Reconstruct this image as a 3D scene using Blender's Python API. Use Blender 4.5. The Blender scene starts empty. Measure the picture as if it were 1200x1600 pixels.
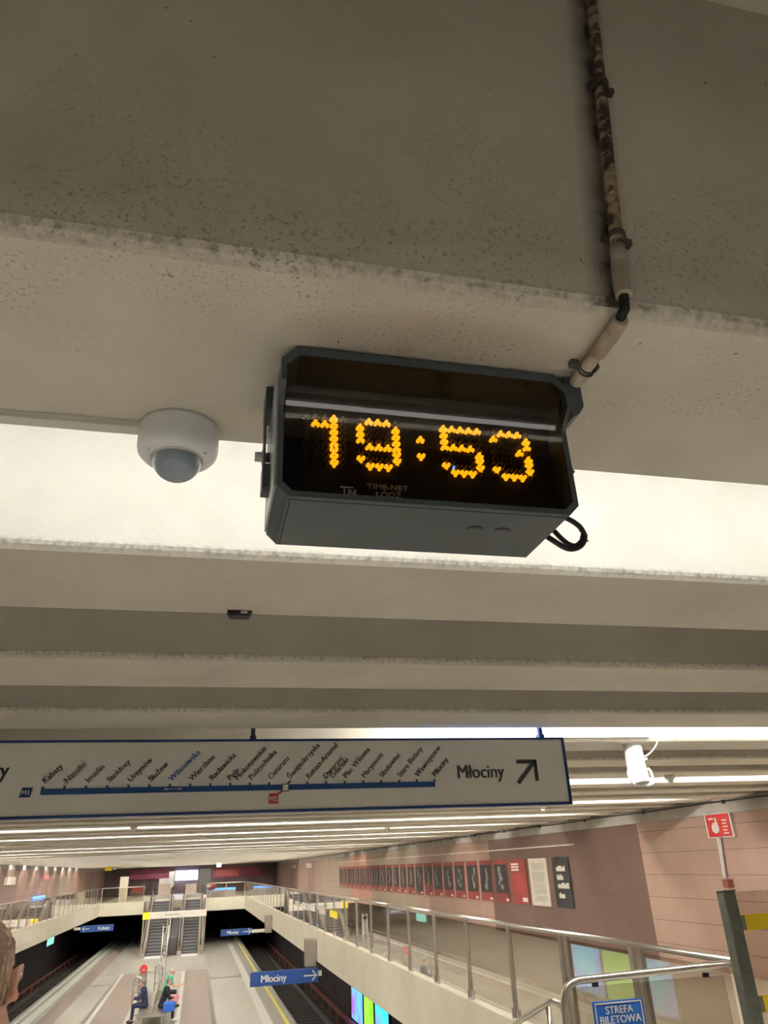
import bpy, bmesh, math, random
from mathutils import Vector, Matrix, Quaternion
random.seed(7)
S = bpy.context.scene
COL = S.collection
EYE = 1.82            # camera height above the gallery floor; all z below are given relative to the camera

# ---------------------------------------------------------------- camera, world, exposure
cam_d = bpy.data.cameras.new('camera'); cam = bpy.data.objects.new('camera', cam_d); COL.objects.link(cam)
RR = Vector((0.9735570, -0.2248641, -0.0402851)); UU = Vector((-0.0627095, -0.4326311, 0.8993875)); FF = Vector((0.2196685, 0.8730788, 0.4352921))
M = Matrix((RR, UU, -FF)).transposed().to_4x4(); M.translation = (0, 0, EYE)
cam.matrix_world = M
cam_d.sensor_fit = 'VERTICAL'; cam_d.sensor_height = 36; cam_d.sensor_width = 27
cam_d.lens = 1140/1600*36; cam_d.clip_start = 0.02; cam_d.clip_end = 300
S.camera = cam
W = bpy.data.worlds.new('world'); S.world = W; W.use_nodes = True
W.node_tree.nodes['Background'].inputs[0].default_value = (0.9, 0.95, 1, 1); W.node_tree.nodes['Background'].inputs[1].default_value = 0.0
S.view_settings.view_transform = 'Standard'; S.view_settings.look = 'None'
S.view_settings.gamma = 1; S.view_settings.use_curve_mapping = False
S.view_settings.exposure = 1.42
TUBE = 62.0           # radiance of the fluorescent tubes
TUBE_NEAR = 12.5      # the row just beyond the clock

H = 0.78; FL = -1.82; PL = -5.0; TR = -6.1
XR = 3.87; XL = -6.95; WR = 8.6; WL = -9.3
PER = 1.11; L0 = 0.79; BEAM = 0.50; YEND = 90.0
KMIN, KMAX = -9, 79
RD = 0.98              # depth of the recesses between the beams

# ---------------------------------------------------------------- materials
def nm(name):
    m = bpy.data.materials.new(name); m.use_nodes = True
    return m, m.node_tree, m.node_tree.nodes, m.node_tree.links, m.node_tree.nodes['Principled BSDF']
def plain(name, col, rough=0.5, metal=0.0, noise=0.08, scale=8.0, bump=0.0):
    m, t, N, Lk, b = nm(name)
    b.inputs['Roughness'].default_value = rough; b.inputs['Metallic'].default_value = metal
    tc = N.new('ShaderNodeTexCoord'); nz = N.new('ShaderNodeTexNoise'); nz.inputs['Scale'].default_value = scale; nz.inputs['Detail'].default_value = 4
    Lk.new(tc.outputs['Object'], nz.inputs['Vector'])
    r = N.new('ShaderNodeValToRGB'); r.color_ramp.elements[0].position = 0.3; r.color_ramp.elements[1].position = 0.7
    r.color_ramp.elements[0].color = (*[c*(1-noise) for c in col], 1); r.color_ramp.elements[1].color = (*[min(1, c*(1+noise)) for c in col], 1)
    Lk.new(nz.outputs['Fac'], r.inputs['Fac']); Lk.new(r.outputs['Color'], b.inputs['Base Color'])
    if bump:
        bp = N.new('ShaderNodeBump'); bp.inputs['Strength'].default_value = bump; bp.inputs['Distance'].default_value = 0.01
        Lk.new(nz.outputs['Fac'], bp.inputs['Height']); Lk.new(bp.outputs['Normal'], b.inputs['Normal'])
    return m
def emit(name, col, s, col2=None, scale=3.0):
    m, t, N, Lk, b = nm(name)
    b.inputs['Base Color'].default_value = (*[c*0.3 for c in col], 1)
    b.inputs['Emission Strength'].default_value = s; b.inputs['Emission Color'].default_value = (*col, 1)
    if col2:
        tc = N.new('ShaderNodeTexCoord'); nz = N.new('ShaderNodeTexNoise'); nz.inputs['Scale'].default_value = scale
        Lk.new(tc.outputs['Object'], nz.inputs['Vector'])
        r = N.new('ShaderNodeValToRGB'); r.color_ramp.elements[0].position = 0.4; r.color_ramp.elements[1].position = 0.6
        r.color_ramp.elements[0].color = (*col, 1); r.color_ramp.elements[1].color = (*col2, 1)
        Lk.new(nz.outputs['Fac'], r.inputs['Fac']); Lk.new(r.outputs['Color'], b.inputs['Emission Color'])
    return m
def glass(name, tint, refl, rough=0.02):
    m, t, N, Lk, b = nm(name)
    N.remove(b); out = N['Material Output']
    tr = N.new('ShaderNodeBsdfTransparent'); tr.inputs[0].default_value = (*tint, 1)
    gl = N.new('ShaderNodeBsdfGlossy'); gl.inputs['Roughness'].default_value = rough; gl.inputs['Color'].default_value = (1, 1, 1, 1)
    fr = N.new('ShaderNodeLayerWeight'); fr.inputs[0].default_value = 0.5
    pw = N.new('ShaderNodeMath'); pw.operation = 'POWER'; pw.inputs[1].default_value = 5.0; Lk.new(fr.outputs['Facing'], pw.inputs[0])
    ad = N.new('ShaderNodeMath'); ad.operation = 'MULTIPLY_ADD'; ad.inputs[1].default_value = 0.96*refl; ad.inputs[2].default_value = 0.04*refl; ad.use_clamp = True
    mx = N.new('ShaderNodeMixShader')
    Lk.new(pw.outputs[0], ad.inputs[0]); Lk.new(ad.outputs[0], mx.inputs[0]); Lk.new(tr.outputs[0], mx.inputs[1]); Lk.new(gl.outputs[0], mx.inputs[2]); Lk.new(mx.outputs[0], out.inputs[0])
    return m

def math_node(N, Lk, op, a, b=None, c=None, clamp=False):
    n = N.new('ShaderNodeMath'); n.operation = op; n.use_clamp = clamp
    for i, v in enumerate((a, b, c)):
        if v is None: continue
        if isinstance(v, (int, float)): n.inputs[i].default_value = v
        else: Lk.new(v, n.inputs[i])
    return n.outputs[0]
def concrete():
    m, t, N, Lk, b = nm('painted_concrete')
    b.inputs['Roughness'].default_value = 0.75
    tc = N.new('ShaderNodeTexCoord'); sp = N.new('ShaderNodeSeparateXYZ'); Lk.new(tc.outputs['Object'], sp.inputs[0])
    X, Y, Z = sp.outputs
    mm = lambda op, a, b_=None, c=None, cl=False: math_node(N, Lk, op, a, b_, c, cl)
    def noise(scale, det=3, rough=0.6):
        n = N.new('ShaderNodeTexNoise'); n.inputs['Scale'].default_value = scale; n.inputs['Detail'].default_value = det; n.inputs['Roughness'].default_value = rough
        Lk.new(tc.outputs['Object'], n.inputs['Vector']); return n.outputs['Fac']
    base = N.new('ShaderNodeValToRGB'); base.color_ramp.elements[0].color = (0.585, 0.545, 0.465, 1); base.color_ramp.elements[1].color = (0.70, 0.665, 0.59, 1)
    base.color_ramp.elements[0].position = 0.3; base.color_ramp.elements[1].position = 0.7
    Lk.new(noise(2.2, 5), base.inputs['Fac'])
    # fine soot specks, denser near the lower edge of the vertical faces and near the conduit
    spk = mm('MULTIPLY', mm('SUBTRACT', noise(150, 3, 0.6), 0.56), 9.0, cl=True)
    patch = mm('MULTIPLY', mm('SUBTRACT', noise(4.0, 3), 0.36), 4.0, cl=True)
    zed = mm('SUBTRACT', 1.0, mm('MULTIPLY', mm('ABSOLUTE', mm('SUBTRACT', Z, EYE+H+0.06)), 2.2), cl=True)    # near bottom edge
    near = mm('LESS_THAN', Y, 1.05)
    dens = mm('MULTIPLY', mm('MULTIPLY', spk, patch), mm('MULTIPLY', zed, near))
    big = mm('MULTIPLY', mm('GREATER_THAN', noise(48, 2, 0.5), 0.75), near)
    # grime along the conduit on the first beam: centreline x = .600 + .1146*(z-.78)
    dx = mm('ABSOLUTE', mm('SUBTRACT', mm('SUBTRACT', X, 0.588), mm('MULTIPLY', mm('SUBTRACT', Z, EYE+0.78), 0.1146)))
    g = mm('MULTIPLY', mm('SUBTRACT', 1.0, mm('MULTIPLY', dx, 22.0), cl=True), mm('MULTIPLY', mm('GREATER_THAN', Z, EYE+0.79), near))
    g = mm('MULTIPLY', g, mm('MULTIPLY_ADD', noise(14, 3), 1.3, 0.25))
    # thin dirt line on the lip
    lip = mm('MULTIPLY', mm('SUBTRACT', 1.0, mm('MULTIPLY', mm('ABSOLUTE', mm('SUBTRACT', Z, EYE+H+0.016)), 60.0), cl=True), mm('MULTIPLY', mm('SUBTRACT', noise(60, 5), 0.42), 3.2, cl=True))
    ex = mm('DIVIDE', mm('SUBTRACT', X, 0.34), 0.30); ey = mm('DIVIDE', mm('SUBTRACT', Y, 0.97), 0.13)  # darker oval on the beam underside above the clock
    dark_oval = mm('MULTIPLY', mm('SUBTRACT', 1.0, mm('ADD', mm('POWER', mm('ABSOLUTE', ex), 2.5), mm('POWER', mm('ABSOLUTE', ey), 2.0)), cl=True), mm('MULTIPLY_ADD', noise(7, 4), 0.5, 0.25))
    dark_oval = mm('MULTIPLY', dark_oval, mm('LESS_THAN', Z, EYE+H+0.01))
    g = mm('MAXIMUM', g, dark_oval)
    dirt_and_oval = mm('ADD', mm('ADD', mm('MULTIPLY', dens, 0.6), mm('MULTIPLY', big, 0.6)), mm('ADD', mm('MULTIPLY', g, 0.95), mm('MULTIPLY', lip, 0.75)), cl=True)
    mx = N.new('ShaderNodeMixRGB'); Lk.new(dirt_and_oval, mx.inputs[0]); Lk.new(base.outputs[0], mx.inputs[1]); mx.inputs[2].default_value = (0.045, 0.032, 0.02, 1)
    Lk.new(mx.outputs[0], b.inputs['Base Color'])
    bp = N.new('ShaderNodeBump'); bp.inputs['Strength'].default_value = 0.35; bp.inputs['Distance'].default_value = 0.003
    Lk.new(noise(60, 4), bp.inputs['Height']); Lk.new(bp.outputs[0], b.inputs['Normal'])
    return m
def tilewall(name, bands, flip=False):
    # square glazed tiles; the colour fields along the wall are the tiles' own colours
    m, t, N, Lk, b = nm(name)
    b.inputs['Roughness'].default_value = 0.45
    tc = N.new('ShaderNodeTexCoord'); sp = N.new('ShaderNodeSeparateXYZ'); Lk.new(tc.outputs['Object'], sp.inputs[0])
    cb = N.new('ShaderNodeCombineXYZ'); Lk.new(sp.outputs[1], cb.inputs[0]); Lk.new(sp.outputs[2], cb.inputs[1])
    q = lambda v, o_, p_: math_node(N, Lk, 'LESS_THAN', math_node(N, Lk, 'FRACT', math_node(N, Lk, 'MULTIPLY_ADD', v, 1/0.38, o_)), p_)
    joint = math_node(N, Lk, 'MAXIMUM', math_node(N, Lk, 'MULTIPLY', q(sp.outputs[2], 0.21, 0.026), 0.85), math_node(N, Lk, 'MULTIPLY', q(sp.outputs[1], 0.0, 0.022), 0.22))
    fac = math_node(N, Lk, 'DIVIDE', sp.outputs[1], 100.0)
    r = N.new('ShaderNodeValToRGB'); r.color_ramp.interpolation = 'CONSTANT'
    e = r.color_ramp.elements
    e[0].position = 0; e[0].color = (*bands[0][1], 1)
    e[1].position = bands[1][0]/100; e[1].color = (*bands[1][1], 1)
    for p, c in bands[2:]:
        x = e.new(p/100); x.color = (*c, 1)
    Lk.new(fac, r.inputs['Fac'])
    v = N.new('ShaderNodeTexNoise'); v.inputs['Scale'].default_value = 1.7; v.inputs['Detail'].default_value = 4; Lk.new(tc.outputs['Object'], v.inputs['Vector'])
    hs = N.new('ShaderNodeHueSaturation'); Lk.new(r.outputs[0], hs.inputs['Color']); Lk.new(math_node(N, Lk, 'MULTIPLY_ADD', v.outputs['Fac'], 0.35, 0.83), hs.inputs['Value'])
    mx = N.new('ShaderNodeMixRGB'); Lk.new(joint, mx.inputs[0]); Lk.new(hs.outputs[0], mx.inputs[1]); mx.inputs[2].default_value = (0.10, 0.07, 0.055, 1)
    Lk.new(mx.outputs[0], b.inputs['Base Color'])
    return m
PINK = (0.365, 0.240, 0.190); BRN = (0.145, 0.085, 0.067); GRN = (0.36, 0.29, 0.215); MAU = (0.27, 0.18, 0.155)
MT = {
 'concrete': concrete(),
 'band': plain('grey_concrete_band', (0.38, 0.36, 0.33), 0.7, noise=0.18, scale=2),
 'tile_r': tilewall('wall_tiles', [(0, PINK), (14.1, BRN), (23.0, PINK), (31.2, GRN), (40.0, (0.47, 0.25, 0.18)), (45.5, GRN), (56, PINK), (60, MAU), (64, PINK), (70, MAU), (76, PINK)]),
 'tile_l': tilewall('wall_tiles_far_side', [(0, PINK), (20, MAU), (26, PINK), (33, PINK), (41, MAU), (47, PINK), (58, MAU), (61, GRN), (66, PINK), (75, MAU), (80, PINK)]),
 'cream': plain('cream_fascia', (0.60, 0.55, 0.42), 0.5, noise=0.06, scale=1.5),
 'floor': plain('gallery_terrazzo', (0.54, 0.49, 0.39), 0.35, noise=0.12, scale=30),
 'hallfloor': plain('pale_bounce_floor', (0.70, 0.655, 0.57), 0.4, noise=0.08, scale=5),
 'plat': plain('platform_stone', (0.50, 0.475, 0.40), 0.25, noise=0.08, scale=4),
 'plat_brown': plain('platform_brown_stone', (0.30, 0.235, 0.20), 0.3, noise=0.1, scale=4),
 'plat_edge': plain('platform_pale_strip', (0.60, 0.575, 0.50), 0.4, noise=0.05, scale=6),
 'plat_dark': plain('platform_dark_joint', (0.22, 0.19, 0.165), 0.5),
 'yellow': plain('yellow_paint', (0.75, 0.60, 0.10), 0.5),
 'track': plain('ballast_and_soot', (0.022, 0.019, 0.018), 0.9, noise=0.4, scale=20, bump=0.5),
 'trackwall': plain('sooty_tunnel_wall', (0.030, 0.021, 0.020), 0.85, noise=0.35, scale=1.0),
 'steel': plain('rail_steel', (0.25, 0.22, 0.2), 0.4, 0.8),
 'redcover': plain('red_brown_cover', (0.20, 0.06, 0.045), 0.5),
 'sleeper': plain('dirty_sleeper', (0.07, 0.06, 0.052), 0.9),
 'chrome': plain('brushed_stainless', (0.62, 0.59, 0.54), 0.28, 0.95, noise=0.04, scale=20),
 'post': plain('satin_steel_post', (0.36, 0.31, 0.26), 0.4, 0.75, noise=0.05),
 'glass': glass('balustrade_glass', (0.86, 0.84, 0.80), 1.6),
 'clockglass': glass('clock_front_glass', (0.82, 0.80, 0.76), 0.8, 0.015),
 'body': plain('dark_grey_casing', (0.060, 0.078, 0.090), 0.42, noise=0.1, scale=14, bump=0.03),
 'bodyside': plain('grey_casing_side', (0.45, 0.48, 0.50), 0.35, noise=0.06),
 'black': plain('black_plastic', (0.012, 0.012, 0.013), 0.5),
 'panel': plain('black_display_board', (0.0045, 0.004, 0.004), 0.85),
 'seam': plain('panel_seam', (0.02, 0.022, 0.024), 0.6),
 'leddim': plain('unlit_led', (0.085, 0.06, 0.028), 0.35),
 'led': emit('lit_amber_led', (1.0, 0.36, 0.006), 0.85),
 'ledcore': emit('lit_amber_led_core', (1.0, 0.62, 0.03), 2.3),
 'ledblue': emit('blue_led', (0.05, 0.2, 1.0), 2.0),
 'silver': plain('silver_print', (0.8, 0.78, 0.75), 0.5),
 'white': plain('white_plastic', (0.66, 0.67, 0.67), 0.4, noise=0.03),
 'whitecam': plain('cool_white_plastic', (0.80, 0.83, 0.86), 0.35, noise=0.02),
 'whitedull': plain('white_painted_metal', (0.66, 0.645, 0.60), 0.5, noise=0.04),
 'dome': None,
 'pipe': None,
 'pipeclean': plain('beige_pipe_sleeve', (0.45, 0.39, 0.30), 0.5, noise=0.12, scale=30),
 'clip': plain('blackened_clip', (0.06, 0.05, 0.04), 0.6, noise=0.5, scale=60),
 'tube': emit('fluorescent_tube', (1.0, 0.975, 0.94), TUBE),
 'tubenear': emit('fluorescent_tube_near', (0.93, 0.97, 1.0), TUBE_NEAR),
 'tubedim': emit('dim_tube', (1.0, 0.97, 0.92), 1.2),
 'signface': plain('sign_face_white', (0.84, 0.82, 0.76), 0.4, noise=0.02),
 'navy': plain('navy_blue_sign', (0.012, 0.055, 0.22), 0.4, noise=0.03),
 'blue': plain('blue_enamel', (0.02, 0.13, 0.52), 0.35, noise=0.03),
 'lineblue': plain('deep_blue_line', (0.012, 0.075, 0.27), 0.4, noise=0.03),
 'ink': plain('dark_grey_letters', (0.06, 0.06, 0.065), 0.5),
 'red': plain('red_enamel', (0.55, 0.035, 0.035), 0.4, noise=0.04),
 'posterred': plain('poster_red', (0.26, 0.04, 0.036), 0.5),
 'posterdark': plain('poster_black', (0.025, 0.025, 0.027), 0.5),
 'postergrey': plain('poster_grey_figure', (0.22, 0.21, 0.20), 0.6, noise=0.5, scale=9),
 'paper': plain('cream_paper', (0.66, 0.61, 0.52), 0.6),
 'maroon': plain('maroon_panel', (0.16, 0.02, 0.05), 0.5),
 'darkwall': plain('dark_grey_panel', (0.07, 0.065, 0.06), 0.6),
 'endwall': plain('brown_end_wall', (0.20, 0.14, 0.13), 0.6, noise=0.3, scale=0.7),
 'stepm': plain('escalator_step_metal', (0.10, 0.10, 0.10), 0.5, 0.3),
 'stepn': plain('escalator_step_nosing', (0.26, 0.255, 0.245), 0.5, 0.3),
 'tealad': emit('teal_lightbox', (0.02, 0.42, 0.50), 1.0, (0.12, 0.18, 0.55), 1.2),
 'greenad': emit('green_lightbox', (0.14, 0.38, 0.015), 1.0, (0.22, 0.45, 0.05), 1.0),
 'purplead': emit('violet_lightbox', (0.06, 0.32, 0.65), 1.0, (0.20, 0.07, 0.38), 1.1),
 'bluead': emit('bright_blue_screen', (0.25, 0.45, 1.0), 1.2, (0.85, 0.85, 1.0), 1.3),
 'neon': emit('blue_neon', (0.1, 0.35, 1.0), 1.0),
 'mint': emit('mint_screen', (0.3, 0.8, 0.68), 0.45),
 'skin': plain('skin', (0.62, 0.33, 0.25), 0.5, noise=0.08, scale=12),
 'hair': plain('light_brown_hair', (0.235, 0.14, 0.085), 0.5, noise=0.35, scale=30),
 'hair2': plain('light_brown_hair_strand', (0.44, 0.29, 0.19), 0.42, noise=0.3, scale=24),
 'darkhair': plain('grey_brown_hair', (0.20, 0.16, 0.13), 0.7),
 'shirt': plain('dusty_blue_shirt', (0.12, 0.16, 0.24), 0.8),
 'trouser': plain('dark_trousers', (0.03, 0.03, 0.04), 0.8),
 'green': plain('green_shirt', (0.03, 0.42, 0.26), 0.8),
 'coat': plain('black_coat', (0.012, 0.013, 0.015), 0.8),
 'bagblue': plain('royal_blue_bag', (0.02, 0.12, 0.55), 0.6),
 'bagpink': plain('pink_bag', (0.62, 0.25, 0.24), 0.6),
 'navycloth': plain('navy_cloth', (0.03, 0.035, 0.09), 0.8),
 'greencast': plain('grey_green_post', (0.20, 0.21, 0.175), 0.35, 0.4, noise=0.15, scale=30),
 'beige': plain('beige_panel', (0.58, 0.53, 0.40), 0.5),
 'tape': plain('yellow_tape', (0.98, 0.74, 0.03), 0.4, noise=0.03),
}
def mk_dome():
    m, t, N, Lk, b = nm('smoked_dome'); b.inputs['Base Color'].default_value = (0.30, 0.36, 0.44, 1); b.inputs['Roughness'].default_value = 0.06
    b.inputs['Coat Weight'].default_value = 1.0; b.inputs['Coat Roughness'].default_value = 0.02
    nz = N.new('ShaderNodeTexNoise'); nz.inputs['Scale'].default_value = 6
    r = N.new('ShaderNodeValToRGB'); r.color_ramp.elements[0].color = (0.22, 0.29, 0.37, 1); r.color_ramp.elements[1].color = (0.34, 0.41, 0.50, 1)
    Lk.new(nz.outputs['Fac'], r.inputs['Fac']); Lk.new(r.outputs[0], b.inputs['Base Color'])
    return m
MT['dome'] = mk_dome()
def mk_pipe():
    m, t, N, Lk, b = nm('grimy_beige_conduit'); b.inputs['Roughness'].default_value = 0.6
    tc = N.new('ShaderNodeTexCoord'); n1 = N.new('ShaderNodeTexNoise'); n1.inputs['Scale'].default_value = 55; n1.inputs['Detail'].default_value = 5
    n2 = N.new('ShaderNodeTexNoise'); n2.inputs['Scale'].default_value = 6
    Lk.new(tc.outputs['Object'], n1.inputs['Vector']); Lk.new(tc.outputs['Object'], n2.inputs['Vector'])
    s = math_node(N, Lk, 'ADD', n1.outputs['Fac'], math_node(N, Lk, 'MULTIPLY', n2.outputs['Fac'], 0.8))
    r = N.new('ShaderNodeValToRGB'); e = r.color_ramp.elements; e[0].position = 0.76; e[0].color = (0.40, 0.33, 0.235, 1); e[1].position = 0.95; e[1].color = (0.04, 0.02, 0.012, 1)
    x = e.new(0.86); x.color = (0.26, 0.19, 0.125, 1)
    Lk.new(s, r.inputs['Fac']); Lk.new(r.outputs[0], b.inputs['Base Color'])
    return m
MT['pipe'] = mk_pipe()

# ---------------------------------------------------------------- mesh helpers (coordinates: x, y, z relative to the camera height)
def V(x, y, z): return Vector((x, y, z+EYE))
def box(bm, x0, x1, y0, y1, z0, z1):
    vs = [bm.verts.new(V(x, y, z)) for x in (x0, x1) for y in (y0, y1) for z in (z0, z1)]
    for f in ((0,1,3,2),(4,6,7,5),(0,4,5,1),(2,3,7,6),(0,2,6,4),(1,5,7,3)): bm.faces.new([vs[i] for i in f])
    return bm
def obox(bm, c, ax, ay, az, hx, hy, hz):
    c = Vector(c) if not isinstance(c, Vector) else c
    vs = [bm.verts.new(c+ax*sx*hx+ay*sy*hy+az*sz*hz) for sx in (-1,1) for sy in (-1,1) for sz in (-1,1)]
    for f in ((0,1,3,2),(4,6,7,5),(0,4,5,1),(2,3,7,6),(0,2,6,4),(1,5,7,3)): bm.faces.new([vs[i] for i in f])
def tube(bm, pts, r, seg=12, caps=True, radii=None):
    pts = [Vector(p) for p in pts]; rings = []
    up = None
    for i, p in enumerate(pts):
        d = (pts[min(i+1, len(pts)-1)]-pts[max(i-1, 0)]).normalized()
        if up is None: up = d.orthogonal().normalized()
        else:
            up = (up-d*up.dot(d)); up = up.normalized() if up.length > 1e-6 else d.orthogonal().normalized()
        s = d.cross(up); rr = radii[i] if radii else r
        rings.append([bm.verts.new(p+(up*math.cos(a)+s*math.sin(a))*rr) for a in [2*math.pi*j/seg for j in range(seg)]])
    for a, b in zip(rings, rings[1:]):
        for j in range(seg): bm.faces.new((a[j], a[(j+1) % seg], b[(j+1) % seg], b[j])).smooth = True
    if caps:
        bm.faces.new(rings[0][::-1]); bm.faces.new(rings[-1])
    return bm
def lathe(bm, c, prof, seg=40, axis=Vector((0,0,1)), smooth=True):
    u = axis.orthogonal().normalized(); w = axis.cross(u); rings = []
    for r, h in prof:
        rings.append([bm.verts.new(Vector(c)+axis*h+(u*math.cos(2*math.pi*j/seg)+w*math.sin(2*math.pi*j/seg))*max(r, 1e-5)) for j in range(seg)])
    for a, b in zip(rings, rings[1:]):
        for j in range(seg): bm.faces.new((a[j], a[(j+1) % seg], b[(j+1) % seg], b[j])).smooth = smooth
    if prof[0][0] > 1e-4: bm.faces.new(rings[0][::-1])
    if prof[-1][0] > 1e-4: bm.faces.new(rings[-1])
def ell(bm, c, rx, ry, rz, q=None, seg=16):
    r = bmesh.ops.create_uvsphere(bm, u_segments=seg, v_segments=max(8, seg*2//3), radius=1)
    mt = Matrix.Translation(c) @ (q.to_matrix().to_4x4() if q else Matrix()) @ Matrix.Diagonal((rx, ry, rz, 1))
    bmesh.ops.transform(bm, matrix=mt, verts=r['verts'])
    for v in r['verts']:
        for f in v.link_faces: f.smooth = True
def cap(bm, a, b, ra, rb, n=6, seg=14):      # a tapered limb with round ends
    a = Vector(a); b = Vector(b)
    ell(bm, a, ra, ra, ra, seg=seg); ell(bm, b, rb, rb, rb, seg=seg)
    tube(bm, [a, b], 0, seg, True, [ra, rb])
def bez(p0, p1, p2, n=8):
    p0, p1, p2 = Vector(p0), Vector(p1), Vector(p2)
    return [p0*(1-t)**2+p1*2*t*(1-t)+p2*t*t for t in [i/n for i in range(n+1)]]
def bm_(): return bmesh.new()
def link(name, bm, mat, parent=None, org=None, bevel=0.0, mats=None):
    if org is None: org = parent.location.copy() if parent is not None and parent.type == 'EMPTY' else Vector((0,0,0))
    bmesh.ops.recalc_face_normals(bm, faces=bm.faces)
    bmesh.ops.translate(bm, vec=-org, verts=bm.verts)
    me = bpy.data.meshes.new(name); bm.to_mesh(me); bm.free()
    o = bpy.data.objects.new(name, me); COL.objects.link(o)
    for x in (mats or [mat]): me.materials.append(MT[x])
    if parent is not None:
        o.parent = parent
        o['_org'] = list(org)
    else: o.location = org
    if bevel:
        b = o.modifiers.new('bevel', 'BEVEL'); b.width = bevel; b.segments = 2; b.limit_method = 'ANGLE'
    return o
def sub(name, bm, mat, part, **k):            # a sub-part; same frame as its part
    org = Vector(part['_org'])
    return link(name, bm, mat, part, org=org, **k)
def thing(name, label, cat, loc, group=None):
    o = bpy.data.objects.new(name, None); COL.objects.link(o); o.location = loc; o.empty_display_size = 0.1
    o['label'] = label; o['category'] = cat
    if group: o['group'] = group
    return o
def tag(o, label, cat, group=None, kind=None):
    o['label'] = label; o['category'] = cat
    if group: o['group'] = group
    if kind: o['kind'] = kind
    return o
def struct(name, bm, mat, **k):
    o = link(name, bm, mat, **k); o['kind'] = 'structure'; return o
def dup(root, delta, label=None):
    r = root.copy(); COL.objects.link(r); r.location = root.location+Vector(delta)
    if label: r['label'] = label
    for ch in list(root.children):
        c = ch.copy(); COL.objects.link(c); c.parent = r
        for g in list(ch.children):
            d = g.copy(); COL.objects.link(d); d.parent = c
    return r
def text_bm(s, size, org, xd, up, align='LEFT', ext=0.001, shear=0.0, bold=0.0, width=1.0):
    cu = bpy.data.curves.new('t', 'FONT'); cu.body = s; cu.size = size; cu.align_x = align; cu.extrude = ext; cu.shear = shear; cu.resolution_u = 3
    ob = bpy.data.objects.new('t', cu); COL.objects.link(ob)
    dg = bpy.context.evaluated_depsgraph_get(); me = bpy.data.meshes.new_from_object(ob.evaluated_get(dg))
    bm = bmesh.new(); bm.from_mesh(me)
    xd = Vector(xd).normalized(); up = Vector(up).normalized(); n = xd.cross(up)
    mt = Matrix((xd*width, up, n)).transposed().to_4x4(); mt.translation = org
    bmesh.ops.transform(bm, matrix=mt, verts=bm.verts)
    if bold:
        tmp = bpy.data.meshes.new('b'); bm.to_mesh(tmp)
        for k in range(1, 4):
            c = bmesh.new(); c.from_mesh(tmp); bmesh.ops.translate(c, verts=c.verts, vec=xd*(bold*k)-n*(0.00002*k))
            t2 = bpy.data.meshes.new('c'); c.to_mesh(t2); c.free(); bm.from_mesh(t2); bpy.data.meshes.remove(t2)
        bpy.data.meshes.remove(tmp)
    bpy.data.objects.remove(ob); bpy.data.curves.remove(cu); bpy.data.meshes.remove(me)
    return bm
def join_bm(dst, src):
    me = bpy.data.meshes.new('j'); src.to_mesh(me); src.free(); dst.from_mesh(me); bpy.data.meshes.remove(me)
def poly(bm, pts, th):                        # a flat polygon (list of Vectors) given thickness vector th
    a = [bm.verts.new(p) for p in pts]; b = [bm.verts.new(p+th) for p in pts]
    bm.faces.new(a[::-1]); bm.faces.new(b)
    for i in range(len(a)): bm.faces.new((a[i], a[(i+1) % len(a)], b[(i+1) % len(a)], b[i]))
def remesh(o, vox, smooth=2):
    r = o.modifiers.new('remesh', 'REMESH'); r.mode = 'VOXEL'; r.voxel_size = vox; r.use_smooth_shade = True
    s = o.modifiers.new('smooth', 'SMOOTH'); s.iterations = smooth; s.factor = 0.5
    return o
DX, DY, DZ = Vector((1,0,0)), Vector((0,1,0)), Vector((0,0,1))

# ================================================================= STRUCTURE
# ribbed concrete ceiling: beams across the hall with deep lamp recesses between them
bm = bm_()
prof = []
for k in range(KMIN, KMAX+1):
    l = L0+PER*k
    prof += [(l, H+RD), (l, H+0.022), (l+0.006, H+0.012), (l+0.02, H), (l+BEAM, H), (l+BEAM, H+RD)]
xs = [WL, WR]
rows = [[bm.verts.new(V(x, y, z)) for x in xs] for y, z in prof]
for a, b in zip(rows, rows[1:]): bm.faces.new((a[0], a[1], b[1], b[0]))
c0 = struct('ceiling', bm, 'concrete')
y0c, y1c = prof[0][0], prof[-1][0]
bm = bm_(); box(bm, WL-0.3, WR+0.3, y0c-0.3, y1c+0.3, H+RD+0.02, H+RD+0.15); struct('ceiling', bm, 'band')

bm = bm_(); box(bm, WR, WR+0.25, -9.4, YEND, FL, H+RD+0.01); struct('wall_right', bm, 'tile_r')
bm = bm_(); box(bm, WL-0.25, WL, -9.4, YEND, FL, H+RD+0.01); struct('wall_left', bm, 'tile_l')
bm = bm_(); box(bm, WR-0.04, WR-0.002, -9.4, YEND, 0.55, H-0.004); struct('trim_1', bm, 'band')
bm = bm_(); box(bm, WL+0.002, WL+0.04, -9.4, YEND, 0.55, H-0.004); struct('trim_2', bm, 'band')
bm = bm_(); box(bm, WL, WR, -9.6, -9.35, FL, H+RD+0.01); struct('wall_back', bm, 'darkwall')
bm = bm_(); box(bm, WL, WR, YEND, YEND+0.2, TR, H+RD+0.01); struct('wall_front', bm, 'endwall')
# floors: hall floor, two side galleries, far cross bridge
bm = bm_()
box(bm, XR+0.12, WR, 5.4, YEND, FL-0.8, FL); box(bm, WL, XL-0.12, 5.4, YEND, FL-0.8, FL)
box(bm, XL, -3.75, 66.1, YEND, FL-0.75, FL); box(bm, 0.85, XR, 66.1, YEND, FL-0.75, FL); box(bm, -3.75, 0.85, 68.6, YEND, FL-0.75, FL)
struct('floor', bm, 'floor')
bm = bm_(); box(bm, WL, WR, -9.4, 5.4, FL-0.8, FL); struct('floor', bm, 'hallfloor')  # unseen hall floor, made paler to bounce light up to the near ceiling
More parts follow.
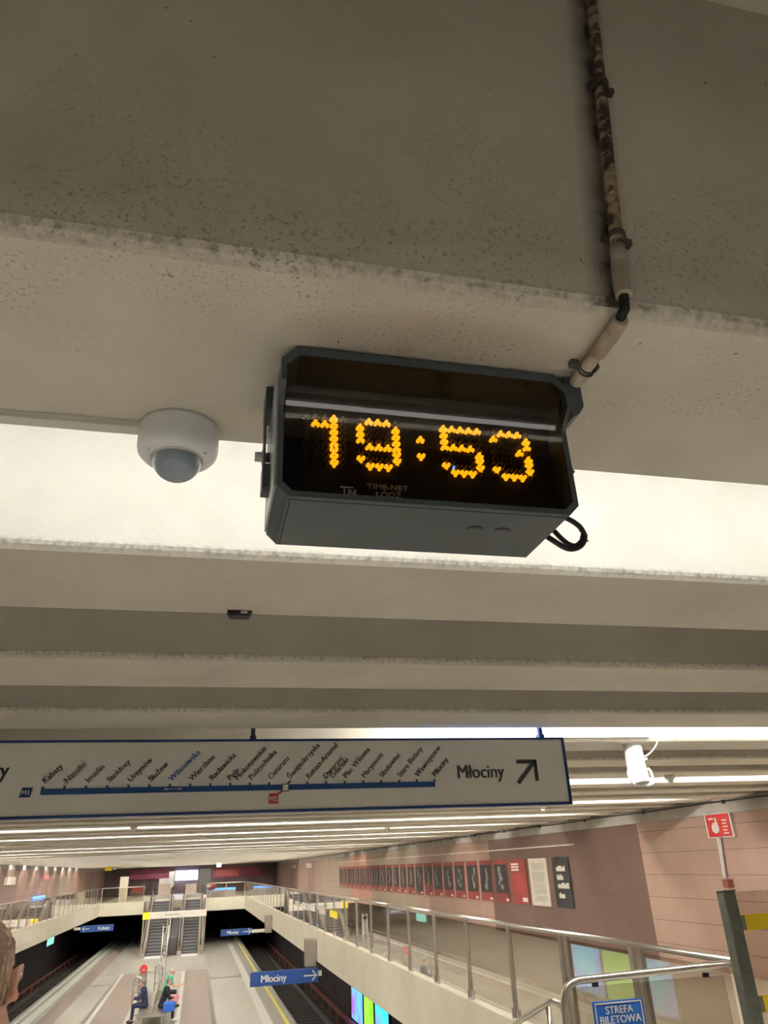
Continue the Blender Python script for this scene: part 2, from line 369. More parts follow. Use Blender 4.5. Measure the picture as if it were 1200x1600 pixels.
# cream fascias
for i, (x0, x1) in enumerate(((XR, XR+0.12), (XL-0.12, XL))):
    bm = bm_(); box(bm, x0, x1, 5.4, 66, FL-0.82, FL+0.06); struct('trim_%d' % (3+i), bm, 'cream', bevel=0.01)
bm = bm_(); box(bm, XL, -3.75, 65.95, 66.1, FL-0.82, FL+0.06); struct('trim_5', bm, 'cream')
bm = bm_(); box(bm, 0.85, XR, 65.95, 66.1, FL-0.82, FL+0.06); struct('trim_6', bm, 'cream')
# platform with its bands
bm = bm_(); box(bm, -6.8, 3.85, 5.0, YEND, PL-1.0, PL); struct('floor', bm, 'plat')
def strip(n, x0, x1, y0, y1, mat, h=0.004):
    bm = bm_(); box(bm, x0, x1, y0, y1, PL+0.0005, PL+h); struct('trim_%d' % n, bm, mat)
strip(7, 3.5, 3.62, 5, YEND, 'yellow'); strip(8, -6.62, -6.5, 5, YEND, 'plat_edge'); strip(9, -6.3, -5.95, 5, YEND, 'plat_edge')
strip(10, -5.72, -5.02, 5, YEND, 'plat_brown'); strip(11, -3.95, -3.78, 5, 51, 'plat_dark'); strip(12, -3.78, -3.62, 5, 51, 'plat_edge')
strip(13, -3.60, -2.35, 5, 50.6, 'plat_brown'); strip(14, -0.25, 0.9, 5, 50.6, 'plat_brown'); strip(15, -0.42, -0.25, 5, 50.6, 'plat_edge')
strip(16, 0.9, 1.06, 5, 51, 'plat_dark'); strip(17, -5.0, 1.06, 51, 51.6, 'plat_dark'); strip(18, 2.7, 3.05, 5, YEND, 'plat_edge')
strip(19, -5.0, -3.95, 46.3, 46.9, 'plat_dark'); strip(20, -2.35, -2.2, 5, 50.6, 'plat_edge'); strip(21, 1.06, 3.5, 46, 46.4, 'plat_dark', 0.003)
# track beds
bm = bm_(); box(bm, 3.85, 6.7, 5, YEND, TR-0.2, TR); box(bm, -9.9, -6.8, 5, YEND, TR-0.2, TR); struct('floor', bm, 'track')
bm = bm_(); box(bm, 6.7, 6.9, 5, YEND, TR, FL-0.8); struct('wall_right', bm, 'trackwall')
bm = bm_(); box(bm, -10.1, -9.9, 5, YEND, TR, FL-0.8); struct('wall_left', bm, 'trackwall')
bm = bm_(); box(bm, -9.9, WR, 4.8, 5.0, TR, FL-0.8); struct('wall_back', bm, 'trackwall')
bm = bm_()
for xc in (4.55, 5.95, -7.55, -8.95):
    box(bm, xc-0.035, xc+0.035, 5, YEND, TR+0.16, TR+0.20); box(bm, xc-0.012, xc+0.012, 5, YEND, TR+0.05, TR+0.16); box(bm, xc-0.07, xc+0.07, 5, YEND, TR+0.03, TR+0.05)
struct('trim_22', bm, 'steel')
bm = bm_()
for xc in (5.25, -8.25):
    for i in range(120): box(bm, xc-1.25, xc+1.25, 6+0.7*i, 6.26+0.7*i, TR, TR+0.04)
struct('trim_23', bm, 'sleeper')
bm = bm_(); box(bm, 6.28, 6.46, 5, YEND, TR+0.48, TR+0.56)
box(bm, -9.1, -8.95, 5, YEND, TR+0.5, TR+0.58)
for i in range(40):
    box(bm, 6.33, 6.41, 6+2.1*i, 6.1+2.1*i, TR, TR+0.48); box(bm, -9.06, -8.98, 6+2.1*i, 6.1+2.1*i, TR, TR+0.5)
struct('trim_24', bm, 'redcover')
# stair flight down from the hall to the platform (below the picture's lower edge)
bm = bm_(); n = 19
for i in range(n): box(bm, -0.4, 2.5, 5.4+0.3*i, 5.4+0.3*(i+1), PL if i > 3 else FL-0.3-0.17*(i+1), FL-0.167*(i+1))
struct('trim_25', bm, 'floor')

# ================================================================= CEILING LAMPS
def make_batten(length, mat='tube'):
    t = thing('ceiling_lamp', '', 'lamp', V(0, 0, 0))
    b = bm_(); box(b, -length/2, length/2, -0.03, 0.03, 0.045, 0.10); link('housing', b, 'whitedull', t)
    b = bm_(); tube(b, [V(-length/2+0.03, 0, 0.02), V(length/2-0.03, 0, 0.02)], 0.014, 8); link('fluorescent_tube', b, mat, t)
    for s in (-1, 1):
        b = bm_(); box(b, s*(length/2-0.02)-0.012, s*(length/2-0.02)+0.012, -0.02, 0.02, 0.0, 0.045); link('tube_holder', b, 'whitedull', t)
    return t
proto = make_batten(4.1); proto_near = make_batten(4.1, 'tubenear'); near_used = False
ordn = ['first','second','third','fourth','fifth','sixth','seventh','eighth','ninth','tenth','eleventh','twelfth','thirteenth','fourteenth','fifteenth','sixteenth','seventeenth','eighteenth','nineteenth','twentieth','twenty-first','twenty-second','twenty-third','twenty-fourth','twenty-fifth','twenty-sixth','twenty-seventh']
xcs = [-7.1, -2.85, 1.4, 5.65]
place = ['by the left wall', 'left of centre', 'right of centre', 'by the right wall']
first = True; rowi = 0
for k in range(-6, KMAX-2, 3):
    yy = L0+PER*k+BEAM+0.11
    for j, xc in enumerate(xcs):
        z = H+0.30
        if k == -6 or (k == -3 and j in (0, 3)): continue  # unseen inner lamps behind the viewer, put in to brighten the near ceiling
        if k == 3 and j < 2: continue
        if k == 3 and j == 2: xc = 3.35
        if k == 3 and j == 3: xc = 6.55 + 0.95
        if k == 12 and j == 0: continue
        if k in (18, 27, 39) and j in (1,): continue
        if k in (24, 33) and j in (3,): continue
        if k > 60 and j in (0, 3): continue
        lab = 'fluorescent lamp %s, in the %s lit ceiling recess beyond the clock' % (place[j], ordn[k//3]) if k >= 0 else 'unseen fluorescent ceiling lamp %s in the lit recess behind the viewer' % place[j]
        if k == 3 and j == 3: lab = 'short white fluorescent lamp against the right wall in the second lit recess'
        if k >= 6: z = H+0.13
        if k == 0:
            o = proto_near if not near_used else dup(proto_near, (0,0,0), lab); near_used = True
            o.location = Vector((xc, yy, EYE+z)); o['label'] = lab
        elif first:
            o = proto; o.location = Vector((xc, yy, EYE+z)); o['label'] = lab; first = False
        else:
            o = dup(proto, (0,0,0), lab); o.location = Vector((xc, yy, EYE+z))
        if k == 3 and j == 3: o.scale = (0.45, 1, 1)
        o['group'] = 'fluorescent lamps in the ceiling recesses'
# the batten under the beam behind the viewer whose line mirrors in the clock glass
t = thing('ceiling_lamp', '', 'lamp', V(0.33, -0.10, H))
b = bm_(); box(b, -0.42, 1.10, -0.115, -0.085, H-0.02, H-0.001); link('housing', b, 'whitedull', t)
b = bm_(); tube(b, [V(-0.40, -0.10, H-0.033), V(1.08, -0.10, H-0.033)], 0.008, 8); link('fluorescent_tube', b, 'tubedim', t)
for xx in (-0.41, 1.09):
    b = bm_(); box(b, xx-0.008, xx+0.008, -0.11, -0.09, H-0.045, H-0.02); link('tube_holder', b, 'whitedull', t)
tag(t, 'single surface-mounted strip lamp under the beam behind the viewer, mirrored in the clock glass', 'lamp')

# ================================================================= CLOCK
CY0, CY1 = 1.0, 1.19
ck = thing('digital_clock', 'dark grey hanging digital clock with amber digits under the ceiling beam', 'clock', V(0.34, 1.1, H))
zb, zt = 0.516, 0.776
def yf(z): return 0.965 if z >= 0.708 else (1.0 if z <= 0.682 else 1.0-0.035*(z-0.682)/0.026)
def ring(xl, xr, z0, z1, c, ch, zz):
    # closed outline (x, z), with extra points on the sides at the heights zz
    pts = [(xl+c, z0), (xr-c, z0), (xr, z0+c)]
    pts += [(xr, z) for z in zz] + [(xr, z1-ch), (xr-ch, z1), (xl+ch, z1), (xl, z1-ch)] + [(xl, z) for z in reversed(zz)] + [(xl, z0+c)]
    return pts
zz = (0.682, 0.695, 0.708)
outer = ring(0.083, 0.592, zb, zt, 0.018, 0.026, zz)
def rimx(x, z):  # the hood also spreads a little outwards
    return x
bm = bm_()
R0 = [bm.verts.new(V(x, yf(z)+0.0, z)) for x, z in outer]
R1 = [bm.verts.new(V(x, CY1, z)) for x, z in outer]
inner = ring(0.092, 0.583, zb+0.010, zt-0.016, 0.016, 0.022, zz)
R2 = [bm.verts.new(V(x, yf(z)+0.001, z)) for x, z in inner]
R3 = [bm.verts.new(V(x, 1.06, z)) for x, z in inner]
n = len(outer)
for A, B in ((R1, R0), (R0, R2), (R2, R3)):
    for i in range(n): bm.faces.new((A[i], A[(i+1) % n], B[(i+1) % n], B[i])).material_index = (1 if A is R2 else 0)
bm.faces.new(R3).material_index = 1; bm.faces.new(R1)
body = link('casing', bm, 'body', ck, mats=['body', 'panel'])
# left side plate, its grey paled to include lens flare haze
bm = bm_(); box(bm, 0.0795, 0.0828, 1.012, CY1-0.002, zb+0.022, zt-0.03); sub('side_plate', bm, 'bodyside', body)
# seam lines on the underside
bm = bm_(); box(bm, 0.104, 0.107, 1.01, CY1-0.004, zb-0.0006, zb-0.0001); box(bm, 0.10, 0.575, 1.011, 1.013, zb-0.0006, zb-0.0001); sub('seam', bm, 'seam', body)
# two round knock-outs on the underside
for xc in (0.431, 0.482):
    bm = bm_(); pts = []
    for i in range(17):
        a = math.pi*i/16; pts.append(V(xc+0.0145*math.cos(a), 1.078-0.012*math.sin(a), zb-0.0012))
    for i in range(9):
        a = math.pi*(1-i/8); pts.append(V(xc+0.0125*math.cos(a), 1.078-0.004*math.sin(a), zb-0.0012))
    poly(bm, pts, Vector((0,0,0.001))); sub('knock_out', bm, 'black', body)
# display board, LEDs
bm = bm_(); box(bm, 0.094, 0.581, 1.046, 1.052, zb+0.012, zt-0.018); board = link('display_board', bm, 'panel', ck)
PAT = {'1': ['...X.', '.XXX.', '...X.', '...X.', '...X.', '...X.', '...X.', '...X.'],
       '9': ['.XXX.', 'X...X', 'X...X', 'X...X', '.XXXX', '....X', 'X...X', '.XXX.'],
       '5': ['XXXXX', 'X....', 'X....', 'XXXX.', '....X', '....X', 'X...X', '.XXX.'],
       '3': ['.XXX.', 'X...X', '....X', '...X.', '....X', '....X', 'X...X', '.XXX.']}
ZR, ZP, XP = 0.691, 0.01255, 0.0157
def leds(bm, xc, zc, up, r, L=0.010):
    s = 1 if up else -1
    for dx, dz in ((-0.004, -0.0022*s), (0.004, -0.0022*s), (0, 0.0033*s)):
        lathe(bm, V(xc+dx, 1.045, zc+dz), [(r, 0), (r, L*0.5), (r*0.75, L*0.8), (r*0.3, L)], seg=8, axis=Vector((0,-1,0)))
for ch, xc in (('1', 0.165), ('9', 0.2577), ('5', 0.408), ('3', 0.501)):
    lit = bm_(); dim = bm_(); core = bm_()
    for r_ in range(8):
        for c_ in range(5):
            x = xc+(c_-2)*XP; z = ZR-r_*ZP; on = PAT[ch][r_][c_] == 'X'
            if on: leds(lit, x, z, r_ < 5, 0.0034)
            else: leds(dim, x, z, r_ < 5, 0.0026)
    d = link('digit', lit, 'led', ck); sub('unlit_leds', dim, 'leddim', d)
bm = bm_(); leds(bm, 0.333, 0.664, True, 0.0034); leds(bm, 0.3325, 0.630, False, 0.0034); link('colon', bm, 'led', ck)
bm = bm_(); lathe(bm, V(0.3905, 1.045, 0.6135), [(0.0022, 0), (0.0022, 0.006), (0.001, 0.008)], seg=8, axis=Vector((0,-1,0))); link('indicator', bm, 'ledblue', ck)
# maker's marks on the board
a = text_bm('TIME-NET', 0.0135, V(0.2705, 1.043, 0.5615), DX, DZ, 'CENTER', width=1.22); join_bm(a, text_bm('ŁÓDŹ', 0.0135, V(0.2715, 1.043, 0.5475), DX, DZ, 'CENTER', width=1.22)); link('lettering', a, 'silver', ck)
a = text_bm('N', 0.019, V(0.2015, 1.043, 0.5445), DX, DZ, 'LEFT', bold=0.0006)
box(a, 0.190, 0.212, 1.042, 1.0435, 0.5595, 0.562); box(a, 0.196, 0.1985, 1.042, 1.0435, 0.5445, 0.5595)
link('logo', a, 'silver', ck)
# tilted front glass
zg0, zg1, yg0, yg1 = zb+0.0115, zt-0.018, 1.034, 0.970
bm = bm_(); nv = Vector((0, 0.002, 0))
for x in (0,):
    c = 0.014
    P_ = [(0.0935+c, 0), (0.5815-c, 0), (0.5815, c/(zg1-zg0)), (0.5815, 1-c/(zg1-zg0)), (0.5815-c, 1), (0.0935+c, 1), (0.0935, 1-c/(zg1-zg0)), (0.0935, c/(zg1-zg0))]
    poly(bm, [V(px, yg0+(yg1-yg0)*t_, zg0+(zg1-zg0)*t_) for px, t_ in P_], nv)
link('front_glass', bm, 'clockglass', ck)
# hanging brackets and knob on the left, plate on the right
bm = bm_(); box(bm, 0.068, 0.080, 1.09, 1.15, 0.735, 0.779); box(bm, 0.068, 0.0715, 1.10, 1.14, 0.61, 0.735)
br_ = link('bracket', bm, 'body', ck)
bm = bm_(); tube(bm, [V(0.054, 1.12, 0.650), V(0.0795, 1.12, 0.650)], 0.009, 6); tube(bm, [V(0.066, 1.12, 0.650), V(0.0705, 1.12, 0.650)], 0.014, 16); sub('bolt', bm, 'bodyside', br_)
bm = bm_(); box(bm, 0.066, 0.0795, 1.09, 1.13, 0.575, 0.622); link('hinge', bm, 'body', ck, bevel=0.002)
bm = bm_(); poly(bm, [V(0.5923, 1.0, 0.60), V(0.5923, 1.15, 0.60), V(0.5923, 1.15, 0.779), V(0.5923, 1.09, 0.779), V(0.5923, 1.06, 0.70)], Vector((0.004, 0, 0))); link('bracket', bm, 'body', ck)
bm = bm_(); tube(bm, bez(V(0.60, 0.968, 0.785), V(0.62, 0.968, 0.78), V(0.6215, 0.968, 0.755), 5)+[V(0.6215, 0.968, 0.73)]+bez(V(0.6215, 0.968, 0.715), V(0.618, 0.985, 0.70), V(0.594, 1.0, 0.683), 4), 0.0025, 6)
bm.free()
# hood side cheek that widens the upper right corner
bm = bm_(); poly(bm, [V(0.590, 0.9655, 0.690), V(0.606, 0.9655, 0.700), V(0.6165, 0.9655, 0.716), V(0.6165, 0.9655, 0.755), V(0.612, 0.9655, 0.765), V(0.596, 0.9655, 0.7762), V(0.585, 0.9655, 0.7762)], Vector((0, 0.05, 0)))
link('hood_cheek', bm, 'body', ck, bevel=0.002)
# cable loop behind the clock
bm = bm_()
lp = [V(0.575, 1.20, 0.66), V(0.60, 1.20, 0.640), V(0.64, 1.19, 0.615), V(0.672, 1.185, 0.602), V(0.690, 1.18, 0.586), V(0.699, 1.18, 0.570), V(0.698, 1.18, 0.556), V(0.688, 1.18, 0.543), V(0.672, 1.18, 0.535), V(0.655, 1.18, 0.536), V(0.634, 1.18, 0.548), V(0.615, 1.185, 0.566), V(0.59, 1.195, 0.60)]
def smoothpts(p, n=4):
    out = []
    for i in range(len(p)-1):
        a, b, c, d = p[max(i-1, 0)], p[i], p[i+1], p[min(i+2, len(p)-1)]
        for j in range(n):
            t_ = j/n; out.append(0.5*((2*b)+(c-a)*t_+(2*a-5*b+4*c-d)*t_**2+(3*b-a-3*c+d)*t_**3))
    return out+[p[-1]]
tube(bm, smoothpts(lp), 0.0055, 8)
lp2 = [V(0.585, 1.195, 0.63), V(0.61, 1.19, 0.60), V(0.632, 1.185, 0.58), V(0.645, 1.18, 0.560), V(0.660, 1.18, 0.546), V(0.676, 1.18, 0.542), V(0.690, 1.178, 0.552), V(0.697, 1.178, 0.570)]
tube(bm, smoothpts(lp2), 0.005, 8)
for i in range(5): tube(bm, [lp[4+(i % 2)]+Vector((0.0, 0, -0.006*i)), lp[4+(i % 2)]+Vector((0.007, 0, -0.006*i+0.002))], 0.0015, 5)
o = link('cable', bm, 'black', org=V(0.60, 1.19, 0.60)); tag(o, 'looped dark cable hanging out behind the right end of the digital clock', 'cable')

# ================================================================= CONDUIT on the first beam
cd = thing('conduit', 'grimy beige conduit running down the beam face to the clock', 'pipe', V(0.60, 0.775, 0.80))
def cx(z): return 0.600+0.1146*(z-0.80)
YC = L0-0.0145
b = bm_(); tube(b, [V(cx(1.75), YC, 1.75), V(cx(1.4), YC, 1.4), V(cx(1.23), YC, 1.228), V(cx(1.1), YC, 1.1), V(cx(1.0), YC, 1.0), V(cx(0.895), YC, 0.895)], 0.0112, 16); link('pipe', b, 'pipe', cd)
b = bm_(); tube(b, [V(cx(0.90), YC, 0.90), V(cx(0.86), YC, 0.86)], 0.0128, 16); link('sleeve', b, 'pipeclean', cd)
b = bm_(); pts = [V(cx(0.862), YC, 0.862), V(cx(0.84), YC, 0.84), V(0.603, YC, 0.818), V(0.602, YC-0.001, 0.796)]
pp = smoothpts(pts, 12); tube(b, pp, 0, 16, True, [0.0118+(0.0018 if i % 2 else 0) for i in range(len(pp))]); link('corrugated_elbow', b, 'pipeclean', cd)
b = bm_(); pa, pb = V(0.600, 0.783, 0.757), V(0.607, 0.965, 0.7645)
q0 = V(0.601, 0.79, 0.776)
tube(b, [V(0.602, YC, 0.795), V(0.601, YC+0.004, 0.772), V(0.600, 0.80, 0.764)], 0.0085, 10); link('cable_end', b, 'black', cd)
b = bm_(); pts = [V(0.6005+0.006*t_, 0.793+0.05*t_, 0.764) for t_ in [i/16 for i in range(17)]]; tube(b, pts, 0, 16, True, [0.0125+(0.0016 if i % 2 else 0) for i in range(17)]); link('corrugated_elbow', b, 'pipeclean', cd)
b = bm_(); tube(b, [V(0.604, 0.82, 0.7645), V(0.607, 0.88, 0.7645)], 0.0138, 16); link('sleeve', b, 'pipeclean', cd)
b = bm_(); tube(b, [V(0.606, 0.87, 0.7655), V(0.610, 1.12, 0.7655)], 0.0118, 16); link('pipe', b, 'pipeclean', cd)
def clipat(c, ax, out, r=0.0135):
    b = bm_(); side = ax.cross(out).normalized()
    pts = [c+side*(r*1.5)-out*0.012]+[c+(side*math.cos(a)+out*math.sin(a))*r for a in [math.pi*i/8 for i in range(9)]]+[c-side*(r*1.5)-out*0.012]
    for s_ in (-0.004, 0.004):
        tube(b, [p+ax*s_ for p in pts], 0.0022, 6)
    obox(b, c+side*(r*1.75)-out*0.008, side, ax, out, 0.007, 0.006, 0.006); obox(b, c-side*(r*1.3)-out*0.006, side, ax, out, 0.004, 0.006, 0.006)
    link('pipe_clip', b, 'clip', cd)
pax = Vector((0.1146, 0, 1)).normalized()
clipat(V(cx(1.33), YC, 1.33), pax, -DY); clipat(V(cx(0.925), YC, 0.925), pax, -DY)
clipat(V(0.609, 0.925, 0.7655), Vector((0.02, 1, 0)).normalized(), -DZ)

# ================================================================= DOME CAMERA and its trunking
dc = thing('dome_camera', 'white dome security camera under the ceiling beam left of the clock', 'security camera', V(-0.085, 1.262, H))
b = bm_(); lathe(b, V(-0.085, 1.262, H), [(0.074, 0), (0.0755, -0.008), (0.0755, -0.045), (0.073, -0.056), (0.066, -0.064), (0.054, -0.0675), (0.047, -0.068)], seg=64); hs = link('housing', b, 'whitecam', dc)
b = bm_(); lathe(b, V(-0.085, 1.262, H-0.062), [(0.0475, 0), (0.0475, -0.006)]+[(0.0465*math.cos(a), -0.006-0.0445*math.sin(a)) for a in [math.pi/2*i/14 for i in range(15)]], seg=48); link('dome', b, 'dome', dc)
b = bm_(); lathe(b, V(-0.085, 1.262, H-0.0655), [(0.050, 0), (0.050, -0.004), (0.0465, -0.005), (0.0465, 0.0)], seg=48); link('dome_ring', b, 'whitedull', dc)
for a in (210, 330, 90):
    b = bm_(); aa = math.radians(a); lathe(b, V(-0.085+0.0605*math.cos(aa), 1.262+0.0605*math.sin(aa), H-0.0655), [(0.0032, 0), (0.0032, -0.0025), (0.001, -0.003)], seg=10); sub('screw', b, 'silver', hs)
b = bm_(); box(b, -1.35, -0.158, 1.243, 1.272, H-0.014, H-0.0005); box(b, -1.35, -0.158, 1.2405, 1.2745, H-0.0055, H-0.0006)
o = link('cable_trunking', b, 'whitedull', org=V(-0.75, 1.256, H)); tag(o, 'white cable trunking running along the beam from the left to the dome camera', 'trunking')
# small dark box on the next beam
t = thing('junction_box', 'small dark junction box on the beam edge behind the dome camera', 'junction box', V(0.085, 2.43, H))
b = bm_(); poly(b, [V(0.046, 2.36, H-0.0005), V(0.128, 2.36, H-0.0005), V(0.118, 2.36, H-0.018), V(0.056, 2.36, H-0.018)], Vector((0, 0.045, 0))); link('base', b, 'black', t)
b = bm_(); box(b, 0.090, 0.112, 2.356, 2.3595, H-0.012, H-0.004); link('cover', b, 'silver', t)

# ================================================================= METRO LINE MAP SIGN
SY = 4.6
sg = thing('line_map_sign', 'long white hanging metro line map sign with navy border', 'sign', V(0.5, SY, H))
b = bm_(); box(b, -2.6, 2.296, SY, SY+0.09, 0.312, 0.702); link('case', b, 'signface', sg)
b = bm_(); box(b, -2.6, 2.31, SY-0.006, SY+0.1, 0.700, 0.713); box(b, -2.6, 2.31, SY-0.006, SY+0.1, 0.302, 0.316); box(b, 2.292, 2.31, SY-0.006, SY+0.1, 0.302, 0.713); link('border', b, 'navy', sg)
TY = SY-0.003
def tx(s, size, x, z, mat, nm_='lettering', xd=DX, up=DZ, bold=0.0, par=sg, y=TY, al='LEFT', w=1.0):
    return link(nm_, text_bm(s, size, V(x, y, z), xd, up, al, bold=bold, width=w), mat, par)
tx('Młociny', 0.112, 1.548, 0.470, 'ink', bold=0.0015, w=0.90)
tx('Kabaty', 0.112, -1.043, 0.518, 'ink', bold=0.0015, al='RIGHT', w=0.9)
# arrow
b = bm_(); ar = V(1.955, TY, 0.432); u = Vector((0.69, 0, 0.72)).normalized(); w_ = Vector((-0.72, 0, 0.69)).normalized()
obox(b, V(2.020, TY-0.001, 0.500), u, DY, w_, 0.092, 0.001, 0.0115)
box(b, 1.960, 2.098, TY-0.002, TY, 0.552, 0.575)
box(b, 2.075, 2.098, TY-0.002, TY, 0.447, 0.575)
link('arrow', b, 'ink', sg)
ZL0, ZL1 = 0.422, 0.453
b = bm_(); box(b, -0.862, 1.404, TY-0.002, TY, ZL0, ZL1)
st = ['Kabaty', 'Natolin', 'Imielin', 'Stokłosy', 'Ursynów', 'Służew', 'Wilanowska', 'Wierzbno', 'Racławicka', 'Pole Mokotowskie', 'Politechnika', 'Centrum', 'Świętokrzyska', 'Ratusz-Arsenał', 'Dworzec Gdański', 'Plac Wilsona', 'Marymont', 'Słodowiec', 'Stare Bielany', 'Wawrzyszew', 'Młociny']
dxs = 2.255/20
for i in range(21):
    x = -0.860+dxs*i; box(b, x, x+0.012, TY-0.002, TY, ZL1, ZL1+0.014)
link('line', b, 'lineblue', sg)
c5, s5 = math.cos(math.radians(47)), math.sin(math.radians(47))
for i, s in enumerate(st):
    x = -0.845+dxs*i; xd = Vector((c5, 0, s5)); up = Vector((-s5, 0, c5)); m_ = 'blue' if i == 6 else 'ink'
    parts_ = {9: ('Pole', 'Mokotowskie'), 14: ('Dworzec', 'Gdański')}.get(i, (s,))
    for j, w1 in enumerate(parts_):
        tx(w1, 0.046, x+0.042*j+(0 if len(parts_) == 1 else -0.01), 0.478, m_, 'station_name', xd, up, bold=0.0006, w=0.95)
b = bm_(); poly(b, [V(-0.967, TY, 0.412), V(-0.912, TY, 0.412), V(-0.904, TY, 0.462), V(-0.959, TY, 0.462)], Vector((0, -0.002, 0))); bd = link('line_badge', b, 'navy', sg)
sub('lettering', text_bm('M1', 0.036, V(-0.960, TY-0.003, 0.424), DX, DZ, bold=0.0005), 'signface', bd)
b = bm_(); box(b, 0.386, 0.441, TY-0.002, TY, 0.348, 0.404); bd = link('line_badge', b, 'red', sg)
sub('lettering', text_bm('M2', 0.036, V(0.389, TY-0.003, 0.363), DX, DZ, bold=0.0005), 'signface', bd)
b = bm_(); obox(b, V(0.452, TY-0.001, 0.410), Vector((0.8, 0, 0.6)), DY, Vector((-0.6, 0, 0.8)), 0.02, 0.001, 0.006); obox(b, V(0.506, TY-0.001, 0.466), Vector((0.8, 0, 0.6)), DY, Vector((-0.6, 0, 0.8)), 0.01, 0.001, 0.006); link('connector', b, 'red', sg)
b = bm_(); box(b, 0.462, 0.502, TY-0.004, TY, 0.414, 0.456); ic = link('interchange_mark', b, 'ink', sg)
b = bm_(); box(b, 0.466, 0.498, TY-0.006, TY-0.004, 0.418, 0.452); sub('inner_square', b, 'signface', ic)
b = bm_()
for s_ in (-1, 1):
    x = -0.16+0.035*s_; poly(b, [V(x-0.014, TY-0.004, 0.440), V(x+0.012*s_+0.0, TY-0.004, 0.446), V(x+0.014, TY-0.004, 0.440), V(x, TY-0.004, 0.434)], Vector((0, -0.001, 0)))
box(b, -0.205, -0.12, TY-0.005, TY-0.004, 0.4385, 0.4415); link('transfer_mark', b, 'signface', sg)
for xc in (0.285, 2.17, -1.7):
    b = bm_(); box(b, xc-0.018, xc+0.018, SY+0.02, SY+0.07, 0.713, 0.738); box(b, xc-0.012, xc+0.012, SY+0.03, SY+0.06, 0.738, 0.79+0.4); link('hanger', b, 'navy' if xc > 1 else 'ink', sg)

# ================================================================= WHITE LOUDSPEAKER under the lit recess
ls = thing('loudspeaker', 'white cylindrical projector loudspeaker hanging under the ceiling right of the line map sign', 'loudspeaker', V(3.28, 5.36, H))
b = bm_(); lathe(b, V(3.28, 5.36, H), [(0.0, 0), (0.085, 0), (0.085, -0.006), (0.06, -0.014), (0.045, -0.016)], seg=32); link('mounting_plate', b, 'white', ls)
b = bm_(); tube(b, [V(3.272, 5.36, H-0.012), V(3.270, 5.355, 0.68), V(3.270, 5.35, 0.58), V(3.278, 5.345, 0.50), V(3.280, 5.34, 0.478)], 0, 24, True, [0.068, 0.070, 0.073, 0.072, 0.066]); nk = link('body', b, 'white', ls)
b = bm_()
col = [V(3.280+0.105*math.sin(a)*(1 if True else 1), 5.325, 0.575-0.105*math.cos(a)) for a in []]
pts = [V(3.196, 5.33, 0.585), V(3.180, 5.33, 0.565), V(3.180, 5.33, 0.535), V(3.192, 5.33, 0.505), V(3.213, 5.33, 0.483), V(3.245, 5.33, 0.473), V(3.30, 5.33, 0.471), V(3.345, 5.33, 0.474), V(3.372, 5.33, 0.487), V(3.380, 5.33, 0.505), V(3.376, 5.33, 0.545), V(3.366, 5.33, 0.575), V(3.350, 5.33, 0.590)]
tube(b, smoothpts(pts), 0.012, 8); link('bracket', b, 'white', ls)
b = bm_(); tube(b, [V(3.34, 5.35, 0.660), V(3.372, 5.35, 0.664)], 0.012, 10); link('knob', b, 'white', ls)
for x, z in ((3.245, 0.565), (3.275, 0.535), (3.252, 0.505)):
    b = bm_(); lathe(b, V(x, 5.277, z), [(0.004, 0), (0.002, 0.002)], seg=8, axis=-DY); sub('screw', b, 'silver', nk)
b = bm_(); tube(b, smoothpts([V(3.345, 5.31, 0.828), V(3.385, 5.27, 0.833), V(3.42, 5.25, 0.81), V(3.425, 5.26, 0.765), V(3.40, 5.29, 0.72), V(3.372, 5.33, 0.69), V(3.345, 5.345, 0.68)]), 0.006, 8)
link('cable', b, 'silver', ls)
t = thing('cable_duct', 'short white metal duct on the beam face above the loudspeaker', 'trunking', V(2.95, 5.22, 0.81))
b = bm_(); box(b, 2.55, 3.345, 5.205, 5.238, 0.806, 0.836); link('duct', b, 'white', t)
b = bm_(); box(b, 3.335, 3.349, 5.202, 5.2385, 0.803, 0.839); link('end_cap', b, 'silver', t)
# little fixtures under farther beams
def fixture(x, k, lab, w=0.12):
    y = L0+PER*k+0.25
    t = thing('ceiling_sensor', lab, 'sensor', V(x, y, H))
    b = bm_(); lathe(b, V(x, y, H), [(w/2, 0), (w/2, -0.03), (w*0.35, -0.05)], seg=20); link('base', b, 'whitedull', t)
    b = bm_(); lathe(b, V(x, y, H-0.05), [(w*0.3, 0), (w*0.25, -0.02), (0.01, -0.035)], seg=16); link('lens', b, 'silver', t)
fixture(5.1, 6, 'small round ceiling sensor right of the loudspeaker')
fixture(5.55, 10, 'small round ceiling sensor just under the corner of the line map sign')
fixture(-1.1, 12, 'small round ceiling sensor far ahead, left of the middle')
fixture(4.2, 15, 'small round ceiling sensor near the right wall, far ahead')

# ================================================================= RIGHT WALL: service pipes, posters, rail, alarm sign
cb = thing('wall_cable', 'long grey cable fixed along the top of the right wall', 'cable', V(WR-0.05, 30, 0.72))
b = bm_(); tube(b, [V(WR-0.055, y, 0.735+0.008*math.sin(y*1.7)) for y in [2+1.0*i for i in range(60)]], 0.012, 6); link('cable', b, 'posterdark', cb)
b = bm_()
for i in range(20): box(b, WR-0.075, WR-0.04, 4+2.5*i, 4.05+2.5*i, 0.70, 0.76)
link('clips', b, 'posterdark', cb)
o = None
b = bm_(); box(b, WR-0.03, WR-0.002, 17.3, 50, 0.243, 0.275); o = link('picture_rail', b, 'whitedull', org=V(WR, 33, 0.25)); tag(o, 'thin white picture rail running above the row of posters', 'rail')

def panel_rect(b, y0, y1, z0, z1, d0, d1): box(b, WR-d1, WR-d0, y0, y1, z0, z1)
ZT, ZB = 0.0, -1.09
